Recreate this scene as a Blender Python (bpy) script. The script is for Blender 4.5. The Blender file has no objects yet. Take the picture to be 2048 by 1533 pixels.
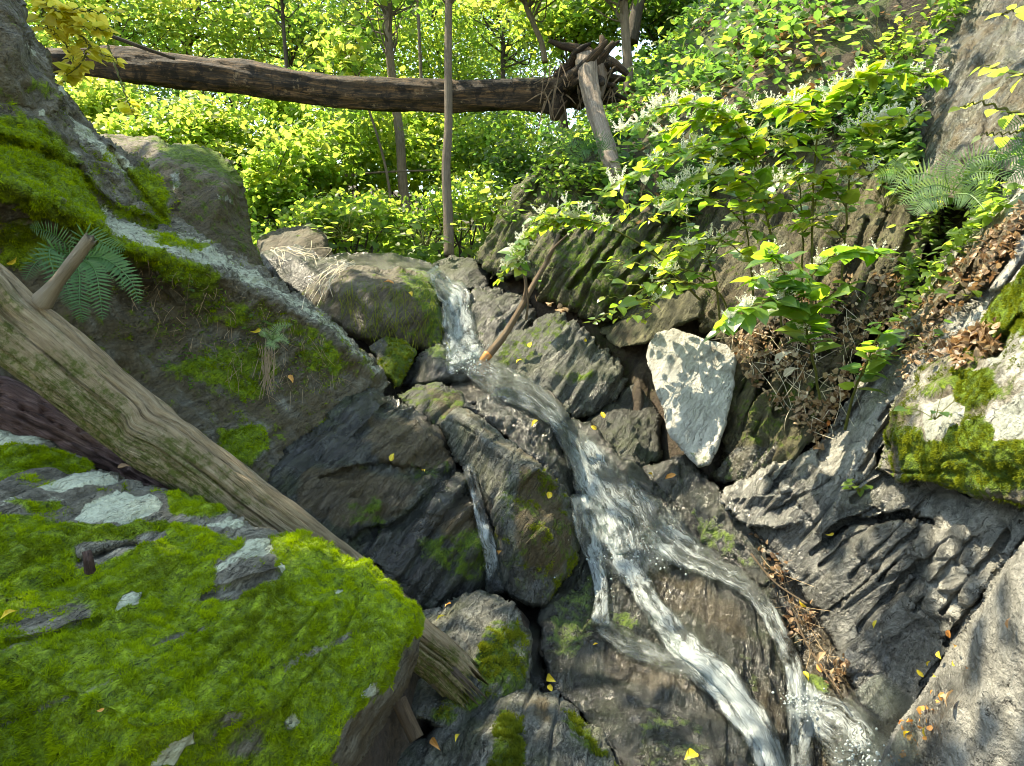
import bpy, math, random
import numpy as np
from mathutils import Vector
from mathutils.geometry import delaunay_2d_cdt

random.seed(5)
RNG = np.random.default_rng(11)
SC = bpy.context.scene
COL = SC.collection
R = math.radians

# ------------------------------------------------------------------ camera
F = 1384.0                      # focal length in pixels of a 2048 wide frame
PITCH = R(-5.0)
CAM = np.array([0.0, 0.0, 1.6])
FW = np.array([0.0, math.cos(PITCH), math.sin(PITCH)])
UP = np.array([0.0, -math.sin(PITCH), math.cos(PITCH)])
RT = np.array([1.0, 0.0, 0.0])


def P(x, y, d):
    x = np.asarray(x, float); y = np.asarray(y, float); d = np.asarray(d, float)
    a = (x - 1024.0) / F * d
    b = -(y - 766.5) / F * d
    return CAM + a[..., None] * RT + d[..., None] * FW + b[..., None] * UP


def project(w):
    q = w - CAM
    d = q @ FW
    ds = np.maximum(d, 1e-3)
    return 1024.0 + (q @ RT) / ds * F, 766.5 - (q @ UP) / ds * F, d


cam_data = bpy.data.cameras.new("camera")
cam = bpy.data.objects.new("camera", cam_data)
COL.objects.link(cam)
cam.location = CAM
cam.rotation_euler = (R(90) + PITCH, 0, 0)
cam_data.sensor_width = 36.0
cam_data.lens = 36.0 * F / 2048.0
cam_data.clip_start = 0.05
cam_data.clip_end = 2000
SC.camera = cam

# ------------------------------------------------------------------ light
SUN = np.array([-0.46, 0.22, 0.86]); SUN /= np.linalg.norm(SUN)
sun_el = math.asin(SUN[2]); sun_az = math.atan2(SUN[0], SUN[1])
ld = bpy.data.lights.new("sun", 'SUN')
ld.energy = 2.9
ld.angle = R(0.53)
ld.color = (1.0, 0.975, 0.94)
lo = bpy.data.objects.new("sun", ld)
COL.objects.link(lo)
lo.location = (-8, 4, 20)
lo.rotation_euler = Vector(SUN).to_track_quat('Z', 'Y').to_euler()
world = bpy.data.worlds.new("World")
SC.world = world
world.use_nodes = True
wn = world.node_tree
wn.nodes.clear()
wo = wn.nodes.new('ShaderNodeOutputWorld')
wb = wn.nodes.new('ShaderNodeBackground')
ws = wn.nodes.new('ShaderNodeTexSky')
ws.sky_type = 'NISHITA'
ws.sun_disc = False
ws.sun_elevation = sun_el
ws.sun_rotation = sun_az
ws.air_density = 1.0
ws.dust_density = 0.4
wb.inputs[1].default_value = 0.15
wn.links.new(ws.outputs[0], wb.inputs[0])
wn.links.new(wb.outputs[0], wo.inputs[0])
SC.view_settings.view_transform = 'Standard'
SC.view_settings.look = 'None'
SC.view_settings.gamma = 1.0
SC.view_settings.exposure = 2.42
SC.view_settings.use_white_balance = True
SC.view_settings.white_balance_temperature = 9000
SC.view_settings.white_balance_tint = 4
SC.cycles.filter_width = 1.0
SC.cycles.max_bounces = 8
SC.cycles.diffuse_bounces = 4
SC.cycles.glossy_bounces = 3
SC.cycles.transmission_bounces = 5
SC.cycles.transparent_max_bounces = 12
SC.cycles.sample_clamp_indirect = 6.0
SC.cycles.caustics_reflective = False
SC.cycles.caustics_refractive = False

# ------------------------------------------------------------------ noise
_pr = np.random.default_rng(3)
PERM = _pr.permutation(512).astype(np.int64)
GRAD = _pr.normal(size=(512, 3)); GRAD /= np.linalg.norm(GRAD, axis=1)[:, None]


def pn(p):
    """gradient noise, about -0.7 .. 0.7"""
    p = np.asarray(p, float)
    i = np.floor(p).astype(np.int64); f = p - i
    u = f * f * f * (f * (f * 6 - 15) + 10)
    out = np.zeros(len(p))
    for dx in (0, 1):
        wx = u[:, 0] if dx else 1 - u[:, 0]
        hx = PERM[(i[:, 0] + dx) & 511]
        for dy in (0, 1):
            wy = u[:, 1] if dy else 1 - u[:, 1]
            hy = PERM[(hx + i[:, 1] + dy) & 511]
            for dz in (0, 1):
                wz = u[:, 2] if dz else 1 - u[:, 2]
                h = PERM[(hy + i[:, 2] + dz) & 511]
                g = GRAD[h]
                out += wx * wy * wz * (g[:, 0] * (f[:, 0] - dx) + g[:, 1] * (f[:, 1] - dy) + g[:, 2] * (f[:, 2] - dz))
    return out


def fbm(p, oct=4, gain=0.5):
    o = np.zeros(len(p)); a = 1.0
    q = np.asarray(p, float)
    for k in range(oct):
        o += a * pn(q + 17.3 * k)
        q = q * 2.03; a *= gain
    return o


def sstep(a, b, x):
    t = np.clip((x - a) / (b - a), 0, 1)
    return t * t * (3 - 2 * t)


# bedding of the schist: layers dip to the left, so edges run up to the right
BN = np.array([-0.85, 0.17, 0.50]); BN /= np.linalg.norm(BN)
BU = np.cross(BN, [0, 1, 0]); BU /= np.linalg.norm(BU)
BV = np.cross(BN, BU)


# ------------------------------------------------------------------ mesh helpers
def mesh_data(name, verts, quads=None, tris=None, smooth=True, attrs=None, uv=None):
    me = bpy.data.meshes.new(name)
    verts = np.asarray(verts, np.float32)
    nq = 0 if quads is None else len(quads)
    nt = 0 if tris is None else len(tris)
    loops = []
    if nq: loops.append(np.asarray(quads, np.int32).ravel())
    if nt: loops.append(np.asarray(tris, np.int32).ravel())
    loops = np.concatenate(loops)
    me.vertices.add(len(verts)); me.vertices.foreach_set('co', verts.ravel())
    me.loops.add(len(loops)); me.loops.foreach_set('vertex_index', loops)
    me.polygons.add(nq + nt)
    starts = np.concatenate([np.arange(nq) * 4, nq * 4 + np.arange(nt) * 3]).astype(np.int32)
    me.polygons.foreach_set('loop_start', starts)
    me.update(calc_edges=True)
    me.polygons.foreach_set('use_smooth', np.full(nq + nt, bool(smooth)))
    if attrs:
        for k, v in attrs.items():
            at = me.attributes.new(k, 'FLOAT', 'POINT')
            at.data.foreach_set('value', np.asarray(v, np.float32))
    if uv is not None:
        ul = me.uv_layers.new(name='uv')
        ul.data.foreach_set('uv', np.asarray(uv, np.float32)[loops].ravel())
    me.validate()
    return me


def tag(o, label=None, cat=None, group=None, kind=None):
    if label: o['label'] = label
    if cat: o['category'] = cat
    if group: o['group'] = group
    if kind: o['kind'] = kind
    return o


def link(name, me, mat, parent=None, origin=(0, 0, 0)):
    """mesh given in world coordinates; origin is subtracted so that the object sits there"""
    o = bpy.data.objects.new(name, me)
    COL.objects.link(o)
    org = np.asarray(parent['_org'] if parent is not None else origin, float)
    n = len(me.vertices)
    co = np.empty(n * 3, np.float32); me.vertices.foreach_get('co', co)
    co = co.reshape(-1, 3) - org.astype(np.float32)
    me.vertices.foreach_set('co', co.ravel()); me.update()
    if mat is not None: me.materials.append(mat)
    if parent is not None: o.parent = parent
    else: o.location = org
    o['_org'] = [float(a) for a in org]
    return o


def empty(name, loc):
    o = bpy.data.objects.new(name, None)
    COL.objects.link(o)
    o.empty_display_size = 0.1
    o.location = loc
    o['_org'] = [float(a) for a in loc]
    return o


def resample(pts, n):
    pts = np.asarray(pts, float)
    # Catmull-Rom through the points
    seg = len(pts) - 1
    t = np.linspace(0, seg, n)
    i = np.minimum(t.astype(int), seg - 1); f = (t - i)[:, None]
    p0 = pts[np.maximum(i - 1, 0)]; p1 = pts[i]; p2 = pts[i + 1]; p3 = pts[np.minimum(i + 2, seg)]
    return 0.5 * (2 * p1 + (p2 - p0) * f + (2 * p0 - 5 * p1 + 4 * p2 - p3) * f ** 2 + (3 * p1 - p0 - 3 * p2 + p3) * f ** 3)


def frames(path):
    t = np.gradient(path, axis=0); t /= np.linalg.norm(t, axis=1)[:, None] + 1e-9
    ref = np.array([0.13, 0.2, 1.0]) if abs(t[:, 2]).mean() < 0.8 else np.array([1.0, 0.2, 0.1])
    a = np.cross(t, ref); a /= np.linalg.norm(a, axis=1)[:, None] + 1e-9
    return t, a, np.cross(t, a)


def tube(path, rad, sides=8, rough=0.0, seed=0, squash=1.0, fscale=6.0):
    """closed tube; returns verts, quads, tris, uv"""
    path = np.asarray(path, float); n = len(path)
    rad = np.broadcast_to(np.asarray(rad, float), (n,))
    t, a, b = frames(path)
    th = np.linspace(0, 2 * math.pi, sides, endpoint=False)
    ring = np.cos(th)[None, :, None] * a[:, None, :] + np.sin(th)[None, :, None] * b[:, None, :] * squash
    rr = np.repeat(rad[:, None], sides, 1)
    L = np.concatenate([[0], np.cumsum(np.linalg.norm(np.diff(path, axis=0), axis=1))])
    if rough:
        q = np.stack([np.repeat(L[:, None] * fscale * 0.35, sides, 1),
                      np.cos(th)[None, :] * rad[:, None] * fscale * 3, np.sin(th)[None, :] * rad[:, None] * fscale * 3], -1).reshape(-1, 3) + seed * 9.1
        rr = rr * (1 + rough * fbm(q, 4, 0.6).reshape(n, sides))
    v = path[:, None, :] + ring * rr[..., None]
    v = v.reshape(-1, 3)
    i = np.arange(n - 1)[:, None] * sides; j = np.arange(sides)[None, :]; j2 = (j + 1) % sides
    quads = np.stack([i + j, i + j2, i + sides + j2, i + sides + j], -1).reshape(-1, 4)
    c0 = len(v); v = np.vstack([v, path[0], path[-1]])
    jj = np.arange(sides); jn = (jj + 1) % sides
    tris = np.vstack([np.stack([np.full(sides, c0), jn, jj], 1), np.stack([np.full(sides, c0 + 1), (n - 1) * sides + jj, (n - 1) * sides + jn], 1)])
    uv = np.stack([np.repeat(L[:, None], sides, 1), np.repeat(th[None, :] / (2 * math.pi), n, 0)], -1).reshape(-1, 2)
    uv = np.vstack([uv, uv[0], uv[-1]])
    return v, quads, tris, uv


class MB:
    """collects pieces into one mesh"""
    def __init__(self): self.v = []; self.q = []; self.t = []; self.n = 0; self.uv = []; self.a = {}

    def add(self, v, q=None, t=None, uv=None, **attrs):
        v = np.asarray(v, float)
        self.v.append(v)
        if q is not None and len(q): self.q.append(np.asarray(q) + self.n)
        if t is not None and len(t): self.t.append(np.asarray(t) + self.n)
        self.uv.append(np.zeros((len(v), 2)) if uv is None else uv)
        for k, x in attrs.items(): self.a.setdefault(k, []).append(np.broadcast_to(np.asarray(x, float), (len(v),)))
        self.n += len(v)

    def build(self, name, mat, parent=None, origin=(0, 0, 0), smooth=True):
        me = mesh_data(name, np.vstack(self.v), np.vstack(self.q) if self.q else None, np.vstack(self.t) if self.t else None,
                       smooth, {k: np.concatenate(x) for k, x in self.a.items()}, np.vstack(self.uv))
        return link(name, me, mat, parent, origin)


# ------------------------------------------------------------------ leaves
T_SIMPLE = (np.array([[0, 0, 0], [.45, -.33, .07], [1, 0, -.12], [.45, .33, .07]]), None, np.array([[0, 1, 2], [0, 2, 3]]))
T_OVATE = (np.array([[0, 0, 0], [.33, 0, -.02], [.7, 0, -.05], [1, 0, -.16],
                     [-.07, .2, .03], [.22, .42, .06], [.62, .29, .0],
                     [-.07, -.2, .03], [.22, -.42, .06], [.62, -.29, .0]]),
           np.array([[0, 1, 5, 4], [1, 2, 6, 5], [1, 0, 7, 8], [2, 1, 8, 9]]), np.array([[2, 3, 6], [3, 2, 9]]))
T_LANCE = (np.array([[0, -.09, 0], [.5, -.11, .02], [1, 0, -.08], [.5, .11, .02], [0, .09, 0]]), np.array([[0, 1, 3, 4]]), np.array([[1, 2, 3]]))
T_CURL = (np.array([[0, 0, 0], [.35, 0, .06], [.7, 0, .05], [1, 0, -.12], [.05, .16, .10], [.3, .34, .22], [.66, .24, .16], [.05, -.18, .04], [.26, -.36, .13], [.62, -.26, .20]]), T_OVATE[1], T_OVATE[2])
T_BLADE = (np.array([[0, -.14, 0], [0, .14, 0], [1, 0, 0]]), None, np.array([[0, 1, 2]]))


def unit(v):
    return v / (np.linalg.norm(v, axis=-1, keepdims=True) + 1e-9)


def leaves(mb, pos, axis, nrm, size, tmpl, rnd=None, width=1.0):
    pos = np.asarray(pos, float); n = len(pos)
    axis = unit(np.asarray(axis, float)); nrm = np.asarray(nrm, float)
    side = unit(np.cross(nrm, axis)); nn = np.cross(axis, side)
    size = np.broadcast_to(np.asarray(size, float), (n,))
    T, q, t = tmpl; k = len(T)
    w = np.broadcast_to(np.asarray(width, float), (n,))
    v = pos[:, None, :] + size[:, None, None] * (T[None, :, 0, None] * axis[:, None, :] + T[None, :, 1, None] * (side * w[:, None])[:, None, :] + T[None, :, 2, None] * nn[:, None, :])
    off = (np.arange(n) * k)[:, None, None]
    qq = (q[None] + off).reshape(-1, 4) if q is not None else None
    tt = (t[None] + off).reshape(-1, 3) if t is not None else None
    rnd = RNG.random(n) if rnd is None else np.broadcast_to(np.asarray(rnd, float), (n,))
    uv = np.tile(T[:, :2], (n, 1))
    mb.add(v.reshape(-1, 3), qq, tt, uv, rnd=np.repeat(rnd, k))


def rand_dirs(n, zbias=0.0):
    v = RNG.normal(size=(n, 3)); v[:, 2] += zbias
    return unit(v)
# ------------------------------------------------------------------ materials
class NT:
    def __init__(self, name):
        self.m = bpy.data.materials.new(name); self.m.use_nodes = True
        self.t = self.m.node_tree; self.t.nodes.clear()
        self.out = self.n('ShaderNodeOutputMaterial')

    def n(self, typ, **kw):
        nd = self.t.nodes.new(typ)
        for k, v in kw.items(): setattr(nd, k, v)
        return nd

    def l(self, a, b): self.t.links.new(a, b)

    def put(self, sock, v):
        if isinstance(v, bpy.types.NodeSocket): self.l(v, sock)
        elif isinstance(v, (tuple, list)) and sock.type == 'RGBA' and len(v) == 3: sock.default_value = (*v, 1)
        else: sock.default_value = v

    def math(self, op, a, b=0.0, clamp=False):
        nd = self.n('ShaderNodeMath', operation=op, use_clamp=clamp)
        self.put(nd.inputs[0], a); self.put(nd.inputs[1], b)
        return nd.outputs[0]

    def mix(self, fac, a, b, mode='MIX'):
        nd = self.n('ShaderNodeMix', data_type='RGBA', blend_type=mode)
        self.put(nd.inputs[0], fac); self.put(nd.inputs[6], a); self.put(nd.inputs[7], b)
        return nd.outputs[2]

    def mixf(self, fac, a, b):
        nd = self.n('ShaderNodeMix', data_type='FLOAT')
        self.put(nd.inputs[0], fac); self.put(nd.inputs[2], a); self.put(nd.inputs[3], b)
        return nd.outputs[0]

    def noise(self, vec, scale, detail=4.0, rough=0.55, dist=0.0):
        nd = self.n('ShaderNodeTexNoise')
        nd.inputs['Scale'].default_value = scale; nd.inputs['Detail'].default_value = detail
        nd.inputs['Roughness'].default_value = rough; nd.inputs['Distortion'].default_value = dist
        if vec is not None: self.l(vec, nd.inputs['Vector'])
        return nd.outputs['Fac']

    def ramp(self, fac, stops, interp='LINEAR'):
        nd = self.n('ShaderNodeValToRGB'); nd.color_ramp.interpolation = interp
        e = nd.color_ramp.elements
        while len(e) < len(stops): e.new(0.5)
        for s, (p, c) in zip(e, stops):
            s.position = p; s.color = (*c, 1) if len(c) == 3 else c
        self.put(nd.inputs[0], fac)
        return nd.outputs[0]

    def step(self, x, lo, hi):
        nd = self.n('ShaderNodeMapRange', interpolation_type='SMOOTHSTEP')
        self.put(nd.inputs[0], x); self.put(nd.inputs[1], lo); self.put(nd.inputs[2], hi)
        return nd.outputs[0]

    def attr(self, name):
        return self.n('ShaderNodeAttribute', attribute_name=name).outputs['Fac']

    def dot(self, v, c):
        nd = self.n('ShaderNodeVectorMath', operation='DOT_PRODUCT')
        self.l(v, nd.inputs[0]); nd.inputs[1].default_value = tuple(c)
        return nd.outputs['Value']

    def comb(self, x, y, z):
        nd = self.n('ShaderNodeCombineXYZ')
        for s, v in zip(nd.inputs, (x, y, z)): self.put(s, v)
        return nd.outputs[0]

    def bump(self, h, strength, dist, prev=None):
        nd = self.n('ShaderNodeBump')
        nd.inputs['Strength'].default_value = strength; nd.inputs['Distance'].default_value = dist
        self.l(h, nd.inputs['Height'])
        if prev is not None: self.l(prev, nd.inputs['Normal'])
        return nd.outputs[0]


def rock_material(name, dark, mid, light, rough=0.72, moss=((.035, .07, .006), (.12, .19, .008)), lichen=(.31, .33, .28), strata=1.0, algae=0.0, earth=(.085, .064, .032)):
    k = NT(name)
    pos = k.n('ShaderNodeNewGeometry').outputs['Position']
    s = k.dot(pos, BN); u = k.dot(pos, BU); v = k.dot(pos, BV)
    s = k.math('ADD', s, k.math('MULTIPLY', k.math('SUBTRACT', k.noise(pos, 10.0, 5, 0.7), 0.5), 0.075))
    vec = k.comb(k.math('MULTIPLY', u, 0.8), k.math('MULTIPLY', v, 0.8), k.math('MULTIPLY', s, 14.0))
    st1 = k.noise(vec, 1.6, 5, 0.6, 0.4)
    st2 = k.noise(vec, 6.0, 4, 0.6, 0.3)
    big = k.noise(pos, 2.3, 4, 0.6)
    med = k.noise(pos, 11.0, 5, 0.62)
    fine = k.noise(pos, 70.0, 4, 0.65)
    f = k.math('ADD', k.math('MULTIPLY', st1, 0.55 * strata), k.math('MULTIPLY', med, 1 - 0.55 * strata))
    f = k.math('ADD', f, k.math('MULTIPLY', k.math('SUBTRACT', fine, 0.5), 0.45))
    f = k.math('ADD', f, k.math('MULTIPLY', k.math('SUBTRACT', big, 0.5), 0.55))
    col = k.ramp(f, [(0.30, dark), (0.5, mid), (0.70, light)])
    # thin dark partings between layers
    part = k.step(st2, 0.40, 0.30)
    col = k.mix(k.math('MULTIPLY', part, 0.6 * strata), col, dark)
    vec3 = k.comb(k.math('MULTIPLY', u, 2.2), k.math('MULTIPLY', v, 2.2), k.math('MULTIPLY', s, 30.0))
    lin = k.math('ABSOLUTE', k.math('SUBTRACT', k.noise(vec3, 1.5, 4, 0.6, 0.3), 0.5))
    linf = k.math('MULTIPLY', k.step(lin, 0.05, 0.0), k.step(big, .38, .60))
    col = k.mix(k.math('MULTIPLY', linf, 0.75 * min(1.0, strata + .2)), col, tuple(c * .5 for c in dark))
    if algae:
        alg = k.math('ADD', k.math('MULTIPLY', k.noise(pos, 4.5, 5, 0.65), .7), k.math('MULTIPLY', k.noise(pos, 28.0, 4, 0.7), .3))
        col = k.mix(k.math('MULTIPLY', k.step(alg, .44, .60), algae), col, k.mix(fine, (.016, .026, .008), (.060, .078, .022)))
    # rusty brown staining
    am = k.attr('earth')
    en = k.math('ADD', am, k.math('MULTIPLY', k.math('SUBTRACT', k.noise(pos, 7.0, 5, 0.65), 0.5), 1.5))
    ef = k.math('MULTIPLY', k.step(en, 0.30, 0.75), k.step(am, 0.0, 0.15))
    ecol = k.mix(k.noise(pos, 45.0, 4, 0.7), tuple(c * 0.45 for c in earth), tuple(c * 1.5 for c in earth))
    col = k.mix(ef, col, ecol)
    # lichen
    al = k.attr('lichen')
    ln = k.math('ADD', al, k.math('MULTIPLY', k.math('SUBTRACT', k.noise(pos, 24.0, 6, 0.78), 0.5), 1.5))
    lf = k.math('MULTIPLY', k.math('MULTIPLY', k.step(ln, 0.40, 0.62), k.step(al, 0.02, 0.2)), k.math('ADD', .72, k.math('MULTIPLY', k.step(fine, .35, .55), .26)))
    lcol = k.mix(k.noise(pos, 60.0, 3, 0.6), tuple(c * 0.8 for c in lichen), tuple(c * 1.12 for c in lichen))
    col = k.mix(lf, col, lcol)
    # wet
    aw = k.attr('wet')
    wf = k.step(k.math('ADD', aw, k.math('MULTIPLY', k.math('SUBTRACT', k.noise(pos, 5.0, 4, 0.6), 0.5), 0.6)), 0.35, 0.65)
    col = k.mix(k.math('MULTIPLY', wf, 0.85), col, k.mix(1.0, col, (.30, .31, .31), 'MULTIPLY'))
    # moss
    amo = k.attr('moss')
    mn = k.math('ADD', amo, k.math('MULTIPLY', k.math('SUBTRACT', k.noise(pos, 14.0, 6, 0.7), 0.5), 1.25))
    mf = k.math('MULTIPLY', k.step(mn, 0.40, 0.62), k.step(amo, 0.02, 0.2))
    mcol = k.mix(k.step(k.noise(pos, 34.0, 5, 0.75), 0.3, 0.7), *moss)
    col = k.mix(mf, col, mcol)
    # the thin blue-grey sheen of wet schist is a gloss, not a colour
    ro = k.mixf(wf, rough, k.math('ADD', 0.08, k.math('MULTIPLY', med, 0.26)))
    ro = k.mixf(mf, ro, 0.95)
    h = k.math('ADD', k.math('MULTIPLY', st1, 1.1 * strata), k.math('MULTIPLY', med, 0.8))
    crk = k.math('ABSOLUTE', k.math('SUBTRACT', k.noise(vec, 2.6, 3, 0.5, 0.8), 0.5))
    crf = k.step(crk, 0.035, 0.0)
    h = k.math('SUBTRACT', h, k.math('MULTIPLY', crf, 0.7 * (0.4 + 0.6 * strata)))
    b1 = k.bump(h, 0.75, 0.05)
    h2 = k.math('ADD', fine, k.math('MULTIPLY', st2, 1.2 * strata))
    h2 = k.math('SUBTRACT', h2, k.math('MULTIPLY', linf, 0.9 * min(1.0, strata + .2)))
    h2 = k.math('ADD', h2, k.math('MULTIPLY', mf, k.noise(pos, 120.0, 2, 0.6)))
    b2 = k.bump(h2, 0.8, 0.016, b1)
    bs = k.n('ShaderNodeBsdfPrincipled')
    k.put(bs.inputs['Base Color'], col); k.put(bs.inputs['Roughness'], ro)
    k.put(bs.inputs['Specular IOR Level'], k.mixf(wf, 0.4, 0.9))
    k.l(b2, bs.inputs['Normal'])
    k.l(bs.outputs[0], k.out.inputs[0])
    return k.m


M = {}
M['schist'] = rock_material('schist', (.040, .043, .038), (.11, .113, .097), (.30, .295, .255), algae=.55)
M['dark'] = rock_material('wet_schist', (.010, .011, .009), (.042, .044, .037), (.135, .135, .115), rough=0.5, algae=.7)
M['brown'] = rock_material('brown_schist', (.028, .022, .015), (.075, .060, .040), (.16, .135, .095), strata=0.5, algae=.4)
M['pale'] = rock_material('pale_schist', (.10, .10, .09), (.26, .255, .225), (.42, .41, .365), rough=0.6, strata=0.6)
M['smooth'] = rock_material('smooth_schist', (.11, .11, .098), (.20, .196, .175), (.30, .295, .265), rough=0.55, strata=0.10)
M['slab'] = rock_material('grey_slab', (.27, .265, .235), (.36, .355, .315), (.44, .43, .39), strata=0.1, rough=0.75)
M['boulder'] = rock_material('lichen_schist', (.045, .04, .028), (.14, .13, .098), (.28, .27, .215), strata=0.5, lichen=(.47, .50, .37),
                             moss=((.065, .115, .006), (.22, .32, .01)))
M['olive'] = rock_material('olive_schist', (.026, .025, .011), (.072, .068, .030), (.16, .15, .075), strata=0.8)


def leaf_material(name, stops, trans, tfac=0.5, rough=0.45, spec=0.4):
    k = NT(name)
    a = k.attr('rnd')
    col = k.ramp(a, stops)
    uv = k.n('ShaderNodeUVMap').outputs[0]
    sep = k.n('ShaderNodeSeparateXYZ'); k.l(uv, sep.inputs[0])
    rib = k.step(k.math('ABSOLUTE', sep.outputs[1]), 0.05, 0.0)
    vein = k.math('SINE', k.math('MULTIPLY', k.math('SUBTRACT', sep.outputs[0], k.math('MULTIPLY', k.math('ABSOLUTE', sep.outputs[1]), 0.8)), 48.0))
    col = k.mix(k.math('MULTIPLY', rib, 0.5), col, tuple(min(1, c * 1.5) for c in stops[-1][1]))
    col = k.mix(k.math('MULTIPLY', k.step(vein, 0.7, 1.0), 0.22), col, tuple(c * .5 for c in stops[0][1]))
    bs = k.n('ShaderNodeBsdfPrincipled')
    k.put(bs.inputs['Base Color'], col); bs.inputs['Roughness'].default_value = rough
    bs.inputs['Specular IOR Level'].default_value = spec
    tr = k.n('ShaderNodeBsdfTranslucent')
    tcol = k.ramp(a, trans)
    k.put(tr.inputs[0], tcol)
    mx = k.n('ShaderNodeMixShader'); mx.inputs[0].default_value = tfac
    k.l(bs.outputs[0], mx.inputs[1]); k.l(tr.outputs[0], mx.inputs[2]); k.l(mx.outputs[0], k.out.inputs[0])
    return k.m


M['leaf_lime'] = leaf_material('lime_leaf', [(0, (.05, .11, .015)), (.6, (.09, .16, .02)), (1, (.15, .19, .02))],
                               [(0, (.26, .50, .07)), (.6, (.50, .70, .11)), (1, (.80, .80, .16))], 0.58)
M['leaf_mid'] = leaf_material('mid_green_leaf', [(0, (.03, .075, .018)), (.6, (.06, .12, .02)), (1, (.10, .15, .02))],
                              [(0, (.22, .44, .06)), (.7, (.44, .64, .09)), (1, (.64, .72, .10))], 0.55)
M['leaf_dark'] = leaf_material('dark_green_leaf', [(0, (.022, .06, .026)), (.7, (.045, .10, .03)), (1, (.08, .13, .03))],
                               [(0, (.10, .28, .06)), (.8, (.22, .44, .07)), (1, (.42, .58, .08))], 0.45)
M['leaf_yellow'] = leaf_material('yellow_leaf', [(0, (.16, .20, .02)), (.6, (.30, .30, .03)), (1, (.42, .36, .04))],
                                 [(0, (.55, .62, .06)), (.6, (.85, .78, .10)), (1, (.9, .75, .12))], 0.55)
M['knotweed'] = leaf_material('knotweed_leaf', [(0, (.05, .125, .035)), (.7, (.10, .19, .045)), (1, (.20, .26, .04))],
                              [(0, (.24, .52, .05)), (.6, (.46, .68, .06)), (1, (.80, .78, .08))], 0.5, rough=0.32, spec=0.7)
M['fern'] = leaf_material('fern_frond', [(0, (.02, .07, .014)), (1, (.05, .13, .03))], [(0, (.06, .25, .05)), (1, (.12, .34, .06))], 0.3)
M['fern_pale'] = leaf_material('pale_fern_frond', [(0, (.10, .19, .07)), (1, (.20, .30, .13))], [(0, (.25, .45, .10)), (1, (.4, .55, .15))], 0.35)
M['flower'] = leaf_material('white_flower', [(0, (.60, .60, .48)), (1, (.85, .84, .74))], [(0, (.7, .7, .5)), (1, (.8, .8, .65))], 0.35)
M['dry'] = leaf_material('dry_leaf', [(0, (.07, .036, .018)), (.5, (.19, .11, .055)), (1, (.42, .32, .20))],
                         [(0, (.25, .10, .03)), (1, (.6, .40, .2))], 0.25)
M['fallen_yellow'] = leaf_material('fallen_yellow', [(0, (.62, .40, .03)), (1, (.80, .62, .06))], [(0, (.8, .5, .05)), (1, (.9, .7, .1))], 0.3)
M['fallen_orange'] = leaf_material('fallen_orange', [(0, (.55, .20, .06)), (1, (.70, .36, .10))], [(0, (.7, .25, .05)), (1, (.8, .4, .1))], 0.3)
M['moss'] = leaf_material('moss_shoot', [(0, (.045, .05, .010)), (.22, (.06, .095, .006)), (.5, (.15, .235, .007)), (1, (.30, .39, .012))],
                          [(0, (.12, .22, .01)), (1, (.34, .46, .02))], 0.35, rough=0.8, spec=0.1)
M['moss_olive'] = leaf_material('olive_moss_shoot', [(0, (.035, .055, .006)), (.5, (.09, .125, .01)), (1, (.20, .22, .02))],
                                [(0, (.1, .16, .01)), (1, (.28, .32, .02))], 0.3, rough=0.85, spec=0.1)
M['straw'] = leaf_material('straw', [(0, (.32, .25, .16)), (1, (.62, .55, .42))], [(0, (.4, .3, .2)), (1, (.6, .5, .4))], 0.2)


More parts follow.
